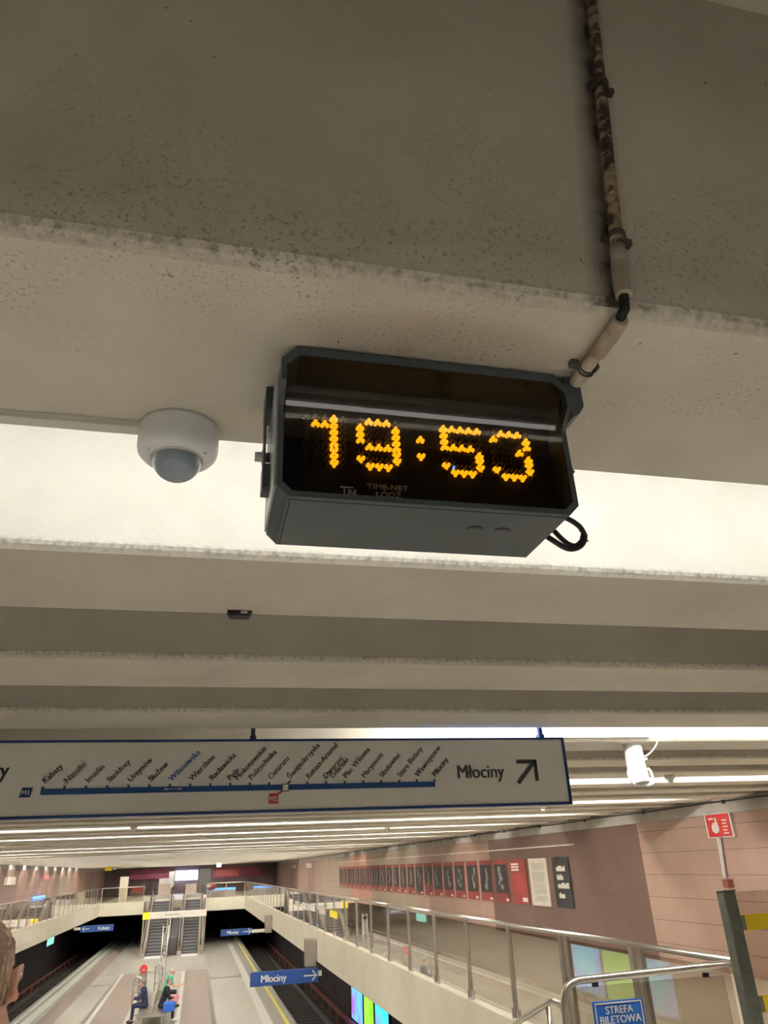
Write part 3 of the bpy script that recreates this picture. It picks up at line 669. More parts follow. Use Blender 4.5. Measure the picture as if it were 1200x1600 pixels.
# three text panels nearest
def textboard(y0, y1, mat, name, label):
    t = thing(name, label, 'poster', V(WR-0.02, (y0+y1)/2, ZB)); t['group'] = 'exhibition panels on the right wall'
    b = bm_(); panel_rect(b, y0, y1, ZB, ZT, 0.004, 0.03); link('board', b, mat, t, bevel=0.004)
    return t
t = textboard(17.72, 18.64, 'posterdark', 'exhibition_panel', 'black exhibition panel with white title words, nearest of the poster row')
b = bm_()
for i, (n_, zz_) in enumerate(((8, -0.26), (5, -0.45), (9, -0.63), (5, -0.84))):
    yy = 18.42
    for j in range(n_):
        wd = random.uniform(0.045, 0.065); hh = random.choice((0.09, 0.09, 0.12)); panel_rect(b, yy-wd, yy, zz_-0.045, zz_-0.045+hh, 0.03, 0.034); yy -= wd+0.012
link('title_words', b, 'paper', t)
t = textboard(18.98, 20.10, 'paper', 'exhibition_panel', 'cream exhibition panel full of grey text lines, beside the black one')
b = bm_(); zz_ = -0.12
while zz_ > -0.98:
    if int(abs(zz_)*100) % 27 > 3: panel_rect(b, 19.15, 19.95-random.uniform(0, 0.08), zz_-0.008, zz_, 0.03, 0.032)
    zz_ -= 0.022
link('text_lines', b, 'band', t)
t = textboard(20.32, 21.40, 'posterred', 'exhibition_panel', 'red exhibition panel with white heading and white corner label')
b = bm_()
for zz_ in (-0.10, -0.17, -0.24): panel_rect(b, 20.80, 21.32, zz_-0.045, zz_, 0.03, 0.033)
panel_rect(b, 20.38, 20.72, -1.03, -0.93, 0.03, 0.033); link('heading', b, 'paper', t)
b = bm_()
for i in range(22):
    zz_ = -0.36-0.022*i; panel_rect(b, 20.55, 21.25-random.uniform(0, 0.15), zz_-0.006, zz_, 0.03, 0.032)
link('text_lines', b, 'red', t)
# photo posters
t0 = None
for i in range(22):
    y0 = 21.68+1.272*i; y1 = y0+1.0
    lab = 'red and black photo poster, %s in the row counting from the red text panel' % ordn[i]
    t = thing('photo_poster', lab, 'poster', V(WR-0.02, (y0+y1)/2, ZB)); t['group'] = 'photo posters in a row on the right wall'
    b = bm_(); panel_rect(b, y0, y1, ZB, ZT, 0.004, 0.025); link('board', b, 'posterred', t)
    zlow = -0.98 if i == 7 else (-0.70 if i == 6 else -0.86)
    b = bm_(); panel_rect(b, y0+0.03, y1-0.03, zlow, -0.12, 0.025, 0.029); ph = link('photograph', b, 'posterdark', t)
    rnd = random.Random(i*13+5); b = bm_()
    cy = (y0+y1)/2+rnd.uniform(-0.15, 0.15)
    for j in range(5):
        ell(b, V(WR-0.029, cy+rnd.uniform(-0.15, 0.15), -0.26-0.11*j), 0.004, rnd.uniform(0.05, 0.14), rnd.uniform(0.05, 0.10), seg=8)
    sub('figure', b, 'postergrey', ph)
    b = bm_(); panel_rect(b, y0+0.04, y0+0.26, -1.05, -0.985, 0.025, 0.03); link('label', b, 'paper', t)
# fire alarm sign with its conduit
t = thing('fire_alarm_sign', 'red fire alarm sign with white hand symbol on the right wall', 'sign', V(WR-0.02, 11.75, 0.19))
b = bm_(); box(b, WR-0.05, WR-0.002, 11.44, 12.14, 0.19, 0.565); link('box', b, 'whitedull', t)
b = bm_(); box(b, WR-0.056, WR-0.05, 11.48, 12.10, 0.205, 0.55); fc = link('face', b, 'red', t)
b = bm_()
ell(b, V(WR-0.058, 11.88, 0.34), 0.004, 0.10, 0.085, seg=16)
for i in range(4): box(b, WR-0.062, WR-0.056, 11.80+0.0*i, 11.97-0.01*i, 0.29+0.035*i, 0.315+0.035*i)
box(b, WR-0.062, WR-0.056, 11.82, 11.86, 0.40, 0.50); box(b, WR-0.062, WR-0.056, 11.90, 12.02, 0.47, 0.50)
sub('hand_symbol', b, 'whitedull', fc)
b = bm_()
for i in range(5): box(b, WR-0.060, WR-0.056, 11.55+0.02*(i % 2), 11.68, 0.24+0.05*i, 0.262+0.05*i)
sub('flame_symbol', b, 'whitedull', fc)
t = thing('alarm_pipe', 'thin white pipe with a dark red end hanging below the fire alarm sign', 'pipe', V(WR-0.03, 11.9, -0.5))
b = bm_(); tube(b, [V(WR-0.04, 11.87, 0.185), V(WR-0.04, 11.93, -0.42)], 0.035, 10); link('pipe', b, 'whitedull', t)
b = bm_(); box(b, WR-0.11, WR-0.002, 11.80, 11.94, -0.56, -0.44); link('valve', b, 'redcover', t)
# wall end post line at right: darker trim strip near corner
# ================================================================= BALUSTRADES
def balustrade(x, side, label):
    t = thing('balustrade', label, 'balustrade', V(x, 35, FL))
    b = bm_(); tube(b, [V(x, 5.5, -0.745), V(x, 65.6, -0.745)], 0.024, 12); link('handrail', b, 'chrome', t)
    ys = [5.56, 6.99, 8.49]+[10.1+1.683*i for i in range(33)]
    for i, y in enumerate(ys):
        for dy in ((-0.075, 0.075) if i in (1, 2) else (0,)):
            b = bm_(); box(b, x-0.022, x+0.022, y+dy-0.034, y+dy+0.034, FL+0.0, -0.768); p = link('post', b, 'post', t)
            if i < 16:
                b = bm_()
                for s_ in (-1, 1): box(b, x-0.022, x+0.022, y+dy+s_*0.085-0.012, y+dy+s_*0.085+0.012, FL+0.04, FL+0.17); tube(b, [V(x, y+dy+s_*0.03, FL+0.10), V(x, y+dy+s_*0.085, FL+0.10)], 0.008, 6)
                lathe(b, V(x, y+dy, FL+0.06), [(0.055, 0), (0.055, 0.012), (0.03, 0.02)], seg=16)
                sub('foot_clamp', b, 'chrome', p)
    for a_, c_ in zip(ys, ys[1:]):
        ex = 0.11 if a_ < 9 else 0.05
        b = bm_(); box(b, x-0.005, x+0.005, a_+ex, c_-(0.11 if c_ < 9 else 0.05), FL+0.10, -0.80); link('glass_panel', b, 'glass', t)
    return t
balustrade(XR+0.06, 1, 'steel and glass balustrade along the right gallery edge')
balustrade(XL-0.06, -1, 'steel and glass balustrade along the left gallery edge')
for i, (name, x0, x1, lab) in enumerate((('l', XL, -3.8, 'steel and glass balustrade on the far bridge left of the escalators'), ('r', 0.9, XR, 'steel and glass balustrade on the far bridge right of the escalators'))):
    t = thing('balustrade', lab, 'balustrade', V((x0+x1)/2, 66.05, FL))
    b = bm_(); tube(b, [V(x0, 66.05, -0.745), V(x1, 66.05, -0.745)], 0.035, 8); link('handrail', b, 'chrome', t)
    nn = 3
    for j in range(nn):
        xx = x0+(x1-x0)*(j+0.03)/(nn-0.94); b = bm_(); box(b, xx-0.03, xx+0.03, 66.03, 66.07, FL, -0.77); link('post', b, 'post', t)
    b = bm_(); box(b, x0+0.05, x1-0.05, 66.04, 66.055, FL+0.06, -0.8); link('glass_panel', b, 'glass', t)
# flat cards painted as reflections of lights in the right glass
for i in range(6):
    yy = 23.0+2.15*i
    b = bm_(); box(b, XR+0.034, XR+0.037, yy, yy+1.25, -1.30, -1.12)
    o = link('reflection', b, 'tape' if i == 0 else 'paper', org=V(XR, yy+0.6, -1.3))
    tag(o, 'yellow card painted as a reflection in the right balustrade glass' if i == 0 else 'white card painted as a reflection in the right balustrade glass, %s beyond the yellow one' % ordn[i-1], 'reflection')
    if i: o['group'] = 'white painted reflections on the balustrade glass'

# ================================================================= NEAR RIGHT: stair head rail, glass barrier, ticket zone sign
t = thing('stair_railing', 'stainless steel tube railing at the head of the stairs, lower right', 'railing', V(2.5, 5.4, FL))
b = bm_()
pts = [V(3.93, 5.42, -0.735), V(3.5, 5.42, -0.742)]+[V(2.66, 5.42, -0.757)]+bez(V(2.60, 5.42, -0.758), V(2.46, 5.42, -0.76), V(2.455, 5.42, -0.90), 8)+[V(2.45, 5.42, FL+0.002)]
tube(b, pts, 0.0245, 16); link('handrail', b, 'chrome', t)
b = bm_(); tube(b, bez(V(2.455, 5.44, -0.93), V(2.43, 5.42, -0.865), V(2.375, 5.46, -0.868), 6)+[V(2.36, 5.55, -0.905), V(2.35, 6.6, -1.26), V(2.35, 10.9, -2.72+(-1.1)*0.0-0.9)], 0.019, 12); link('sloping_handrail', b, 'chrome', t)
for xx in (2.38,):
    b = bm_(); tube(b, [V(xx, 5.52, -0.905), V(xx, 5.52, FL+0.002)], 0.017, 10); link('post', b, 'chrome', t)
    b = bm_(); tube(b, [V(2.35, 7.2, -1.47), V(2.35, 7.2, FL-1.1)], 0.017, 10); link('post', b, 'chrome', t)
for xx in (2.70, 3.56):
    b = bm_(); box(b, xx-0.02, xx+0.02, 5.41, 5.43, -0.805, -0.778); link('glass_clip', b, 'black', t)
b = bm_(); box(b, 2.52, 3.70, 5.415, 5.425, FL+0.08, -0.80); link('glass_panel', b, 'glass', t)
# ticket zone sign on the railing
t = thing('zone_sign', 'blue STREFA BILETOWA sign with yellow border and arrow on the stair railing', 'sign', V(2.83, 5.38, -1.15))
b = bm_(); box(b, 2.645, 3.015, 5.385, 5.397, -1.16, -0.885); pl = link('plate', b, 'blue', t)
b = bm_()
for a_ in ((2.655, 3.005, -0.902, -0.894), (2.655, 3.005, -1.152, -1.144), (2.655, 2.663, -1.152, -0.894), (2.997, 3.005, -1.152, -0.894)): box(b, a_[0], a_[1], 5.382, 5.385, a_[2], a_[3])
sub('border', b, 'paper', pl)
a = text_bm('STREFA', 0.062, V(2.83, 5.382, -0.958), DX, DZ, 'CENTER', bold=0.0008); join_bm(a, text_bm('BILETOWA', 0.062, V(2.83, 5.382, -1.012), DX, DZ, 'CENTER', bold=0.0008)); sub('lettering', a, 'paper', pl)
b = bm_(); box(b, 2.74, 2.985, 5.381, 5.385, -1.072, -1.042); poly(b, [V(2.675, 5.381, -1.057), V(2.745, 5.381, -1.115), V(2.745, 5.381, -1.0255)], Vector((0, 0.004, 0))); sub('arrow', b, 'tape', pl)
# tall barrier post with glass and yellow strips
t = thing('glass_barrier', 'tall glass barrier with grey-green post and yellow strips, lower right edge', 'barrier', V(3.6, 4.4, FL))
b = bm_(); box(b, 3.095, 3.178, 4.36, 4.44, FL, -0.226); pp_ = link('post', b, 'greencast', t, bevel=0.008)
b = bm_(); box(b, 3.091, 3.182, 4.356, 4.444, -0.2255, -0.218); sub('cap', b, 'chrome', pp_)
b = bm_(); box(b, 3.18, 5.4, 4.395, 4.407, FL+0.1, -0.232); link('glass_panel', b, 'glass', t)
for z0 in (-0.437, -0.845):
    b = bm_(); box(b, 3.19, 5.4, 4.388, 4.394, z0, z0+0.083); link('yellow_strip', b, 'tape', t)
    b = bm_(); box(b, 3.155, 3.215, 4.378, 4.388, z0+0.005, z0+0.078); link('glass_clip', b, 'post', t)

# ================================================================= HANGING DIRECTION SIGNS over the platform edge
def dirsign(name_x, y, z0, z1, x0, x1, txt, arrow, label, arm):
    t = thing('direction_sign', label, 'sign', V((x0+x1)/2, y, z1))
    b = bm_(); box(b, x0, x1, y, y+0.12, z0, z1); link('panel', b, 'navy', t)
    h = z1-z0
    xx = x0+0.30*(x1-x0)*0+0.28
    if arrow == '>':
        link('lettering', text_bm(txt, h*0.72, V(x0+0.30, y-0.004, z0+h*0.26), DX, DZ, bold=0.004, width=0.92), 'paper', t)
        cxa = x1-0.24; d = 1
    else:
        link('lettering', text_bm(txt, h*0.72, V(x1-0.2, y-0.004, z0+h*0.26), DX, DZ, 'RIGHT', bold=0.004), 'paper', t)
        cxa = x0+0.3; d = -1
    b = bm_(); zm = (z0+z1)/2; box(b, cxa-0.2, cxa+0.2, y-0.006, y-0.001, zm-0.018, zm+0.018)
    for s_ in (-1, 1): obox(b, V(cxa+d*0.13, y-0.004, zm+s_*0.06), Vector((1*d, 0, -s_)).normalized(), DY, Vector((s_, 0, d)).normalized(), 0.10, 0.003, 0.017)
    link('arrow', b, 'paper', t)
    b = bm_(); box(b, min(arm), max(arm), y+0.02, y+0.1, z1-0.22, z1-0.08); link('arm', b, 'whitedull', t)
dirsign(0, 26.3, -3.15, -2.775, 1.80, 3.86, 'Młociny', '>', 'blue Młociny direction sign over the right platform edge, nearest one', (3.5, 3.98))
bpy.data.objects  # (arms reach the gallery soffit)
dirsign(0, 44.0, -2.95, -2.66, 1.42, 3.0, 'Młociny', '>', 'blue Młociny direction sign over the right platform edge, farther one', (2.9, 3.98))
dirsign(0, 54.0, -2.95, -2.60, -6.65, -4.75, 'Kabaty', '<', 'blue Kabaty direction sign over the left platform edge', (-7.05, -6.6))
# grey boxes on the right fascia
for y, zt_, zb_, lab, w in ((26.6, -2.02, -2.775, 'grey platform display box on the right fascia above the nearest blue sign', 0.36), (42.0, -2.03, -2.80, 'grey platform display box on the right fascia, farther along', 0.36)):
    t = thing('display_box', lab, 'display', V(XR-0.2, y, zb_))
    b = bm_(); box(b, XR-w, XR-0.02, y, y+0.35, zb_, zt_); link('case', b, 'post', t, bevel=0.02)
    b = bm_(); box(b, XR-0.025, XR+0.001, y+0.05, y+0.3, zb_+0.2, zb_+0.5); link('wall_bracket', b, 'silver', t)
# small pale plates on the left fascia
for y, lab in ((37, 'small pale sign plate on the left fascia, nearest one'), (52, 'small pale sign plate on the left fascia, farther one')):
    b = bm_(); box(b, XL, XL+0.02, y, y+3.0, FL-0.55, FL-0.15); o = link('sign_plate', b, 'paper', org=V(XL, y+1.5, FL-0.55)); tag(o, lab, 'sign')
# ================================================================= LIGHTBOXES on the track walls
def lightbox(xw, d, y0, y1, mat, lab, z0=-5.62, z1=-3.7):
    t = thing('lightbox', lab, 'lightbox', V(xw, (y0+y1)/2, z0)); t['group'] = 'advertising lightboxes on the track walls'
    b = bm_(); xa, xb = sorted((xw-d*0.012, xw-d*0.10)); box(b, xa, xb, y0, y1, z0, z1); link('case', b, 'black', t)
    b = bm_(); xa, xb = sorted((xw-d*0.10, xw-d*0.105)); box(b, xa, xb, y0+0.05, y1-0.05, z0+0.05, z1-0.05); link('lit_panel', b, mat, t)
lightbox(6.7, 1, 33.1, 35.5, 'purplead', 'blue and violet advertising lightbox on the right track wall')
lightbox(6.7, 1, 31.1, 32.9, 'greenad', 'green advertising lightbox on the right track wall')
lightbox(6.7, 1, 28.7, 30.9, 'tealad', 'teal and pink advertising lightbox on the right track wall')
lightbox(-9.9, -1, 34.6, 37.4, 'tealad', 'teal advertising lightbox on the left track wall, farther one')
lightbox(-9.9, -1, 31.8, 34.4, 'greenad', 'green advertising lightbox on the left track wall')
lightbox(-9.9, -1, 29.0, 31.6, 'tealad', 'teal advertising lightbox on the left track wall, nearer one')
lightbox(-9.9, -1, 62.5, 65.5, 'mint', 'mint coloured lit screen far down the left track', z0=-4.2, z1=-2.7)

# ================================================================= ESCALATORS
def escalator(x0, x1, label):
    t = thing('escalator', label, 'escalator', V((x0+x1)/2, 59.4, PL)); t['group'] = 'escalators up to the far bridge'
    ya, yb = 60.6, 66.9; rise = FL-PL; n_ = 18
    b = bm_(); c = bm_()
    for i in range(n_):
        y = ya+(yb-ya)*i/n_; z = PL+rise*i/n_; h_ = rise/n_
        box(b, x0+0.32, x1-0.32, y, y+(yb-ya)/n_, z-0.25, z+h_*0.9); box(c, x0+0.32, x1-0.32, y-0.02, y+0.03, z+h_*0.72, z+h_)
    s_ = link('steps', b, 'stepm', t); sub('step_nosings', c, 'stepn', s_)
    for xa, xb in ((x0, x0+0.3), (x1-0.3, x1)):
        b = bm_(); poly(b, [V(xa, 59.3, PL+0.002), V(xa, 60.6, PL+0.002), V(xa, 66.9, FL-0.9), V(xa, 68.0, FL-0.9), V(xa, 68.0, FL+0.3), V(xa, 66.5, FL+0.3), V(xa, 60.2, PL+0.32), V(xa, 59.3, PL+0.32)], Vector((xb-xa, 0, 0))); link('side_panel', b, 'post', t)
        b = bm_(); xm = (xa+xb)/2; poly(b, [V(xm-0.01, 59.3, PL+0.32), V(xm-0.01, 60.2, PL+0.32), V(xm-0.01, 66.5, FL+0.3), V(xm-0.01, 68.0, FL+0.3), V(xm-0.01, 68.0, FL+0.92), V(xm-0.01, 66.5, FL+0.92), V(xm-0.01, 60.2, PL+0.92), V(xm-0.01, 59.3, PL+0.92)], Vector((0.02, 0, 0))); link('glass_side', b, 'glass', t)
        b = bm_(); tube(b, [V(xm, 59.25, PL+0.6), V(xm, 59.2, PL+0.8), V(xm, 59.35, PL+0.95), V(xm, 60.2, PL+0.96), V(xm, 66.5, FL+0.96), V(xm, 68.0, FL+0.96), V(xm, 68.1, FL+0.7)], 0.045, 8); link('moving_handrail', b, 'black', t)
    b = bm_(); g0 = x0+0.4; poly(b, [V(g0-0.15, 66.6, FL+0.42), V(g0+1.15, 66.6, FL+0.42), V(g0+0.95, 66.6, FL+0.12), V(g0+0.05, 66.6, FL+0.12)], Vector((0, 0.05, 0))); link('guard', b, 'chrome', t)
    b = bm_(); box(b, x0+0.3, x1-0.3, 59.0, 60.6, PL+0.001, PL+0.02); link('landing_plate', b, 'silver', t)
escalator(-3.35, -1.55, 'left escalator rising from the platform to the far bridge')
escalator(-0.95, 0.75, 'right escalator rising from the platform to the far bridge')
b = bm_(); poly(b, [V(-1.50, 60.4, PL+0.001), V(-1.50, 68.4, PL+0.001), V(-1.50, 68.4, FL-0.8), V(-1.50, 66.5, FL-0.5), V(-1.50, 61.2, PL+1.05), V(-1.5, 60.4, PL+1.05)], Vector((0.5, 0, 0)))
o = link('partition', b, 'darkwall', org=V(-1.25, 62, PL)); tag(o, 'grey sloping infill panel between the two escalators', 'partition')
b = bm_(); box(b, -3.75, 0.85, 68.45, 68.6, PL, FL-0.75); struct('wall_front', b, 'darkwall')
t = thing('escalator_banner', 'pale cream crossbeam sign with yellow end over the escalators', 'sign', V(-1.5, 62, -2.8))
b = bm_(); box(b, -3.52, 0.92, 61.9, 62.05, -2.80, -2.37); link('panel', b, 'paper', t)
b = bm_(); box(b, -3.52, -3.05, 61.88, 61.9, -2.82, -2.36); link('yellow_patch', b, 'tape', t)
b = bm_()
for xx in (-3.44, 0.83):
    b = bm_(); box(b, xx-0.05, xx+0.05, 61.93, 62.02, PL+0.002, -2.80); link('post', b, 'post', t)
b = bm_(); box(b, -2.0, -1.0, 61.885, 61.9, -2.62, -2.55); link('lettering', b, 'band', t)

# ================================================================= BRIDGE CLUTTER AND END WALL
def simple(name, lab, cat, mat, *b6, grp=None, bevel=0.0):
    b = bm_(); box(b, *b6); o = link(name, b, mat, org=V((b6[0]+b6[1])/2, (b6[2]+b6[3])/2, b6[4]), bevel=bevel); tag(o, lab, cat, grp); return o
simple('pillar', 'beige square pillar at the left corner of the far bridge', 'pillar', 'beige', -5.75, -5.15, 67.0, 67.5, FL, 0.0)
simple('advertising_screen', 'large bright blue lit screen high above the far escalators', 'screen', 'bluead', -2.15, 0.2, 89.7, 89.99, -0.60, 0.36)
simple('wall_panel', 'maroon panel on the far end wall left of the bright screen', 'panel', 'maroon', -6.4, -2.6, 84.0, 84.2, -0.3, 0.6)
simple('wall_panel', 'maroon panel on the far end wall right of the bright screen', 'panel', 'maroon', 1.6, 6.5, 84.0, 84.2, -0.5, 0.5)
simple('wall_panel', 'pinkish panel inside the right maroon panel on the far end wall', 'panel', 'posterred', 1.9, 4.2, 83.9, 83.98, -0.35, 0.3)
simple('kiosk', 'dark kiosk front standing behind the far bridge on the right', 'kiosk', 'darkwall', 0.35, 1.4, 80.0, 82.0, FL, 0.45)
simple('wall_panel', 'pale lilac panel on the far end wall beside the bright screen', 'panel', 'band', -3.6, -2.15, 86.0, 86.3, -1.2, 0.30)
simple('banner', 'red banner on the far bridge railing left of the escalators', 'banner', 'posterred', -4.75, -3.95, 66.056, 66.08, -1.15, -0.80)
simple('neon_strip', 'blue neon strip on the far bridge right of the escalators', 'light', 'neon', 0.95, 3.2, 67.6, 67.7, -1.28, -1.12)
simple('cabinet', 'brown cabinet behind the head of the left escalator', 'cabinet', 'plat_brown', -3.0, -2.0, 71.0, 71.6, FL, -0.7)
simple('cabinet', 'brown cabinet behind the head of the right escalator', 'cabinet', 'plat_brown', -0.8, 0.1, 71.0, 71.6, FL, -0.75)
b = bm_(); ell(b, V(1.25, 67.3, -0.98), 0.42, 0.2, 0.28, seg=18)
t = thing('umbrella', 'round red and white umbrella above the blue neon strip on the bridge', 'umbrella', V(1.25, 67.3, FL)); link('canopy', b, 'posterred', t)
b = bm_(); ell(b, V(1.02, 67.12, -0.92), 0.18, 0.06, 0.16, seg=14); link('white_patch', b, 'paper', t)
b = bm_(); tube(b, [V(1.25, 67.3, FL), V(1.25, 67.3, -1.1)], 0.03, 8); link('pole', b, 'chrome', t)
simple('counter', 'low grey counter carrying the blue neon strip on the bridge', 'counter', 'band', 0.95, 3.2, 67.6, 67.9, FL, -1.285)
# ceiling hung items far ahead
simple('exit_sign', 'small yellow lit sign hanging from the far ceiling on the left', 'sign', 'tape', -7.3, -6.75, 70.0, 70.1, 0.50, 0.78)
simple('exit_sign', 'small white lit sign hanging from the far ceiling beside the yellow one', 'sign', 'paper', -6.7, -6.4, 70.0, 70.1, 0.55, 0.78)
simple('ceiling_speaker', 'white box hanging from the far ceiling right of the bright screen', 'loudspeaker', 'white', 1.7, 2.1, 72.0, 72.3, 0.42, 0.78)
simple('wall_sign', 'small white sign high on the left wall', 'sign', 'paper', WL, WL+0.15, 44.0, 46.0, -0.15, 0.22)
simple('wall_sign', 'small pinkish white lit sign high on the left wall, farther than the white one', 'sign', 'bagpink', WL, WL+0.15, 54.0, 56.0, 0.05, 0.30)
simple('wall_sign', 'small white sign high on the right wall far ahead, left one', 'sign', 'paper', WR-0.15, WR, 72.0, 74.0, 0.1, 0.35)
simple('wall_sign', 'small white sign high on the right wall far ahead, right one', 'sign', 'paper', WR-0.15, WR, 62.0, 64.0, 0.05, 0.38)
simple('reflection_glow', 'blue glowing box imitating a reflection behind the left balustrade, farther one', 'screen', 'neon', WL+0.02, WL+0.2, 52.0, 55.0, -1.12, -0.85)  # glowing boxes added in place of blue reflections on the left
simple('reflection_glow', 'small blue glowing box imitating a reflection behind the left balustrade, nearer one', 'screen', 'neon', WL+0.02, WL+0.2, 40.5, 42.0, -1.1, -0.95)

# ================================================================= PLATFORM FURNITURE
t = thing('lattice_mast', 'tall steel ladder-like mast standing on the platform in front of the escalators', 'mast', V(-1.35, 45, PL))
for x in (-1.48, -1.22):
    b = bm_(); tube(b, [V(x, 45, PL+0.002), V(x, 45, -2.35)], 0.03, 8); link('upright', b, 'chrome', t)
for i in range(11):
    b = bm_(); tube(b, [V(-1.48, 45, PL+0.25+0.23*i), V(-1.22, 45, PL+0.25+0.23*i)], 0.022, 6); link('rung', b, 'chrome', t)
b = bm_(); box(b, -1.45, -1.25, 44.98, 45.02, -3.3, -2.75); link('plate', b, 'chrome', t)
t = thing('hoop_rack', 'arched steel tube rack with rungs beside the seated people', 'rack', V(-1.95, 35, PL))
b = bm_(); tube(b, [V(-2.1, 35, PL+0.002), V(-2.1, 35, -3.75)]+[V(-1.95-0.15*math.cos(a), 35, -3.75+0.2*math.sin(a)) for a in [math.pi*i/8 for i in range(1, 8)]]+[V(-1.8, 35, -3.75), V(-1.8, 35, PL+0.002)], 0.028, 8); link('hoop', b, 'chrome', t)
for i in range(5):
    b = bm_(); tube(b, [V(-2.1, 35, PL+0.2+0.25*i), V(-1.8, 35, PL+0.2+0.25*i)], 0.02, 6); link('rung', b, 'chrome', t)
o = dup(t, (0.62, 4.4, 0), 'arched steel tube rack with rungs directly behind the green-shirted person'); o.location.z = t.location.z
t['group'] = o['group'] = 'steel tube racks on the platform'
t = thing('help_point', 'slim grey help point column with a red rounded top on the platform', 'help point', V(-1.95, 38.5, PL))
b = bm_(); box(b, -2.12, -1.78, 38.4, 38.6, PL+0.001, -3.75); link('column', b, 'post', t, bevel=0.03)
b = bm_(); lathe(b, V(-1.95, 38.38, -3.62), [(0.16, 0), (0.16, 0.2), (0.13, 0.22)], seg=24, axis=DY); hd = link('round_head', b, 'red', t)
b = bm_(); ell(b, V(-1.95, 38.37, -3.66), 0.07, 0.02, 0.05, seg=12); sub('symbol', b, 'bagpink', hd)
t = thing('platform_bench', 'long double-sided steel bench in the middle of the platform', 'bench', V(-1.25, 36, PL))
b = bm_(); box(b, -1.75, -0.75, 32.6, 39.0, PL+0.42, PL+0.46); link('seat', b, 'post', t)
for y in (33.2, 36, 38.8):
    for x in (-1.6, -0.9):
        b = bm_(); tube(b, [V(x, y, PL+0.002), V(x, y, PL+0.42)], 0.03, 8); link('leg', b, 'chrome', t)
b = bm_(); tube(b, [V(-1.25, 33.0, PL+0.9), V(-1.25, 39.0, PL+0.9)], 0.03, 8)
for y in (33.0, 34.2, 35.4, 36.6, 37.8, 39): tube(b, [V(-1.25, y, PL+0.46), V(-1.25, y, PL+0.9)], 0.025, 8)
link('backrest_rail', b, 'chrome', t)

# ================================================================= PEOPLE
def hand(b, wrist, d, side, s=1.0, seg=8):
    d = Vector(d).normalized(); side = Vector(side).normalized(); nrm = d.cross(side)
    palm = wrist+d*0.045*s; q = Matrix((side, d, nrm)).transposed().to_quaternion()
    ell(b, palm, 0.040*s, 0.052*s, 0.016*s, q, seg=12)
    for i, ln in enumerate((0.070, 0.078, 0.072, 0.056)):
        r0 = wrist+d*0.083*s+side*(0.027-0.018*i)*s; m1 = r0+d*ln*0.5*s+nrm*0.006*s; e = m1+(d*0.8+nrm*0.6).normalized()*ln*0.5*s
        cap(b, r0-d*0.02*s, m1, 0.0095*s, 0.0085*s, seg=seg); cap(b, m1, e, 0.0085*s, 0.007*s, seg=seg)
    r0 = wrist+d*0.025*s+side*0.030*s; m1 = r0+(d*0.6+side*0.7).normalized()*0.042*s; cap(b, r0, m1, 0.013*s, 0.011*s, seg=seg); cap(b, m1, m1+(d+side*0.2).normalized()*0.032*s, 0.011*s, 0.009*s, seg=seg)

# --- near person, back of the head at the lower left corner
px, py = -0.463, 1.95; hz = -0.185   # ear height
pr = thing('person', 'person with wavy light brown hair seen from behind, right ear showing, lower left corner', 'person', V(px, py, FL))
b = bm_()
hc = V(px, py+0.01, hz+0.015)
ell(b, hc, 0.076, 0.098, 0.094, seg=28)                       # skull
ell(b, hc+Vector((0, 0.035, -0.075)), 0.060, 0.070, 0.065, seg=20)  # jaw
ell(b, hc+Vector((0, 0.112, -0.035)), 0.014, 0.020, 0.024, seg=12)  # nose
ell(b, hc+Vector((0, 0.098, -0.080)), 0.026, 0.014, 0.010, seg=12)  # lips
for s_ in (-1, 1): ell(b, hc+Vector((0.031*s_, 0.088, 0.0)), 0.016, 0.012, 0.010, seg=10)
for s_ in (-1, 1):   # ears: rim, lobe and bowl
    ec = V(px+s_*0.109, py-0.004, hz-0.004)
    pts = [ec+Vector((s_*(0.003+0.004*math.sin(a)), -0.018*math.cos(a), 0.029*math.sin(a))) for a in [math.radians(-60+i*20) for i in range(13)]]
    tube(b, pts, 0.0050, 8)
    ell(b, ec+Vector((-0.005*s_, 0.002, 0.0)), 0.008, 0.018, 0.027, seg=14); ell(b, ec+Vector((0.000*s_, 0.006, -0.027)), 0.0085, 0.010, 0.011, seg=12)
    ell(b, ec+Vector((-0.020*s_, 0.006, -0.012)), 0.022, 0.016, 0.034, seg=14)
cap(b, V(px+0.026, py+0.02, hz-0.055), V(px+0.066, py-0.005, -0.355), 0.062, 0.070, seg=20)
cap(b, V(px, py-0.005, hz-0.05), V(px, py-0.02, -0.36), 0.056, 0.060, seg=20)
def torso(b, k=1.0, top=-0.36, bot=-0.98):
    for z, rx, ry in ((-0.39, 0.13, 0.075), (-0.45, 0.185, 0.10), (-0.55, 0.175, 0.115), (-0.68, 0.155, 0.11), (-0.80, 0.150, 0.105), (-0.92, 0.170, 0.115)):
        ell(b, V(px, py-0.01, z), rx*k, ry*k, 0.11, seg=20)
torso(b)
for s_ in (-1, 1):
    sh = V(px+0.19*s_, py-0.01, -0.43); el = V(px+0.245*s_, py-0.02, -0.72); wr = V(px+0.255*s_, py+0.06, -0.96)
    cap(b, sh, el, 0.05, 0.040); cap(b, el, wr, 0.040, 0.027); hand(b, wr, (0, 0.15, -1), (-s_*0.1, 1, 0.1))
    hp = V(px+0.09*s_, py, -0.95); kn = V(px+0.10*s_, py+0.01, -1.36); an = V(px+0.10*s_, py-0.02, FL+0.09)
    cap(b, hp, kn, 0.085, 0.055); cap(b, kn, an, 0.055, 0.038); cap(b, an+Vector((0, 0, -0.045)), an+Vector((0, 0.15, -0.055)), 0.04, 0.032)
bd_ = link('body', b, 'skin', pr); remesh(bd_, 0.0055, 3)
b = bm_(); torso(b, 1.07)
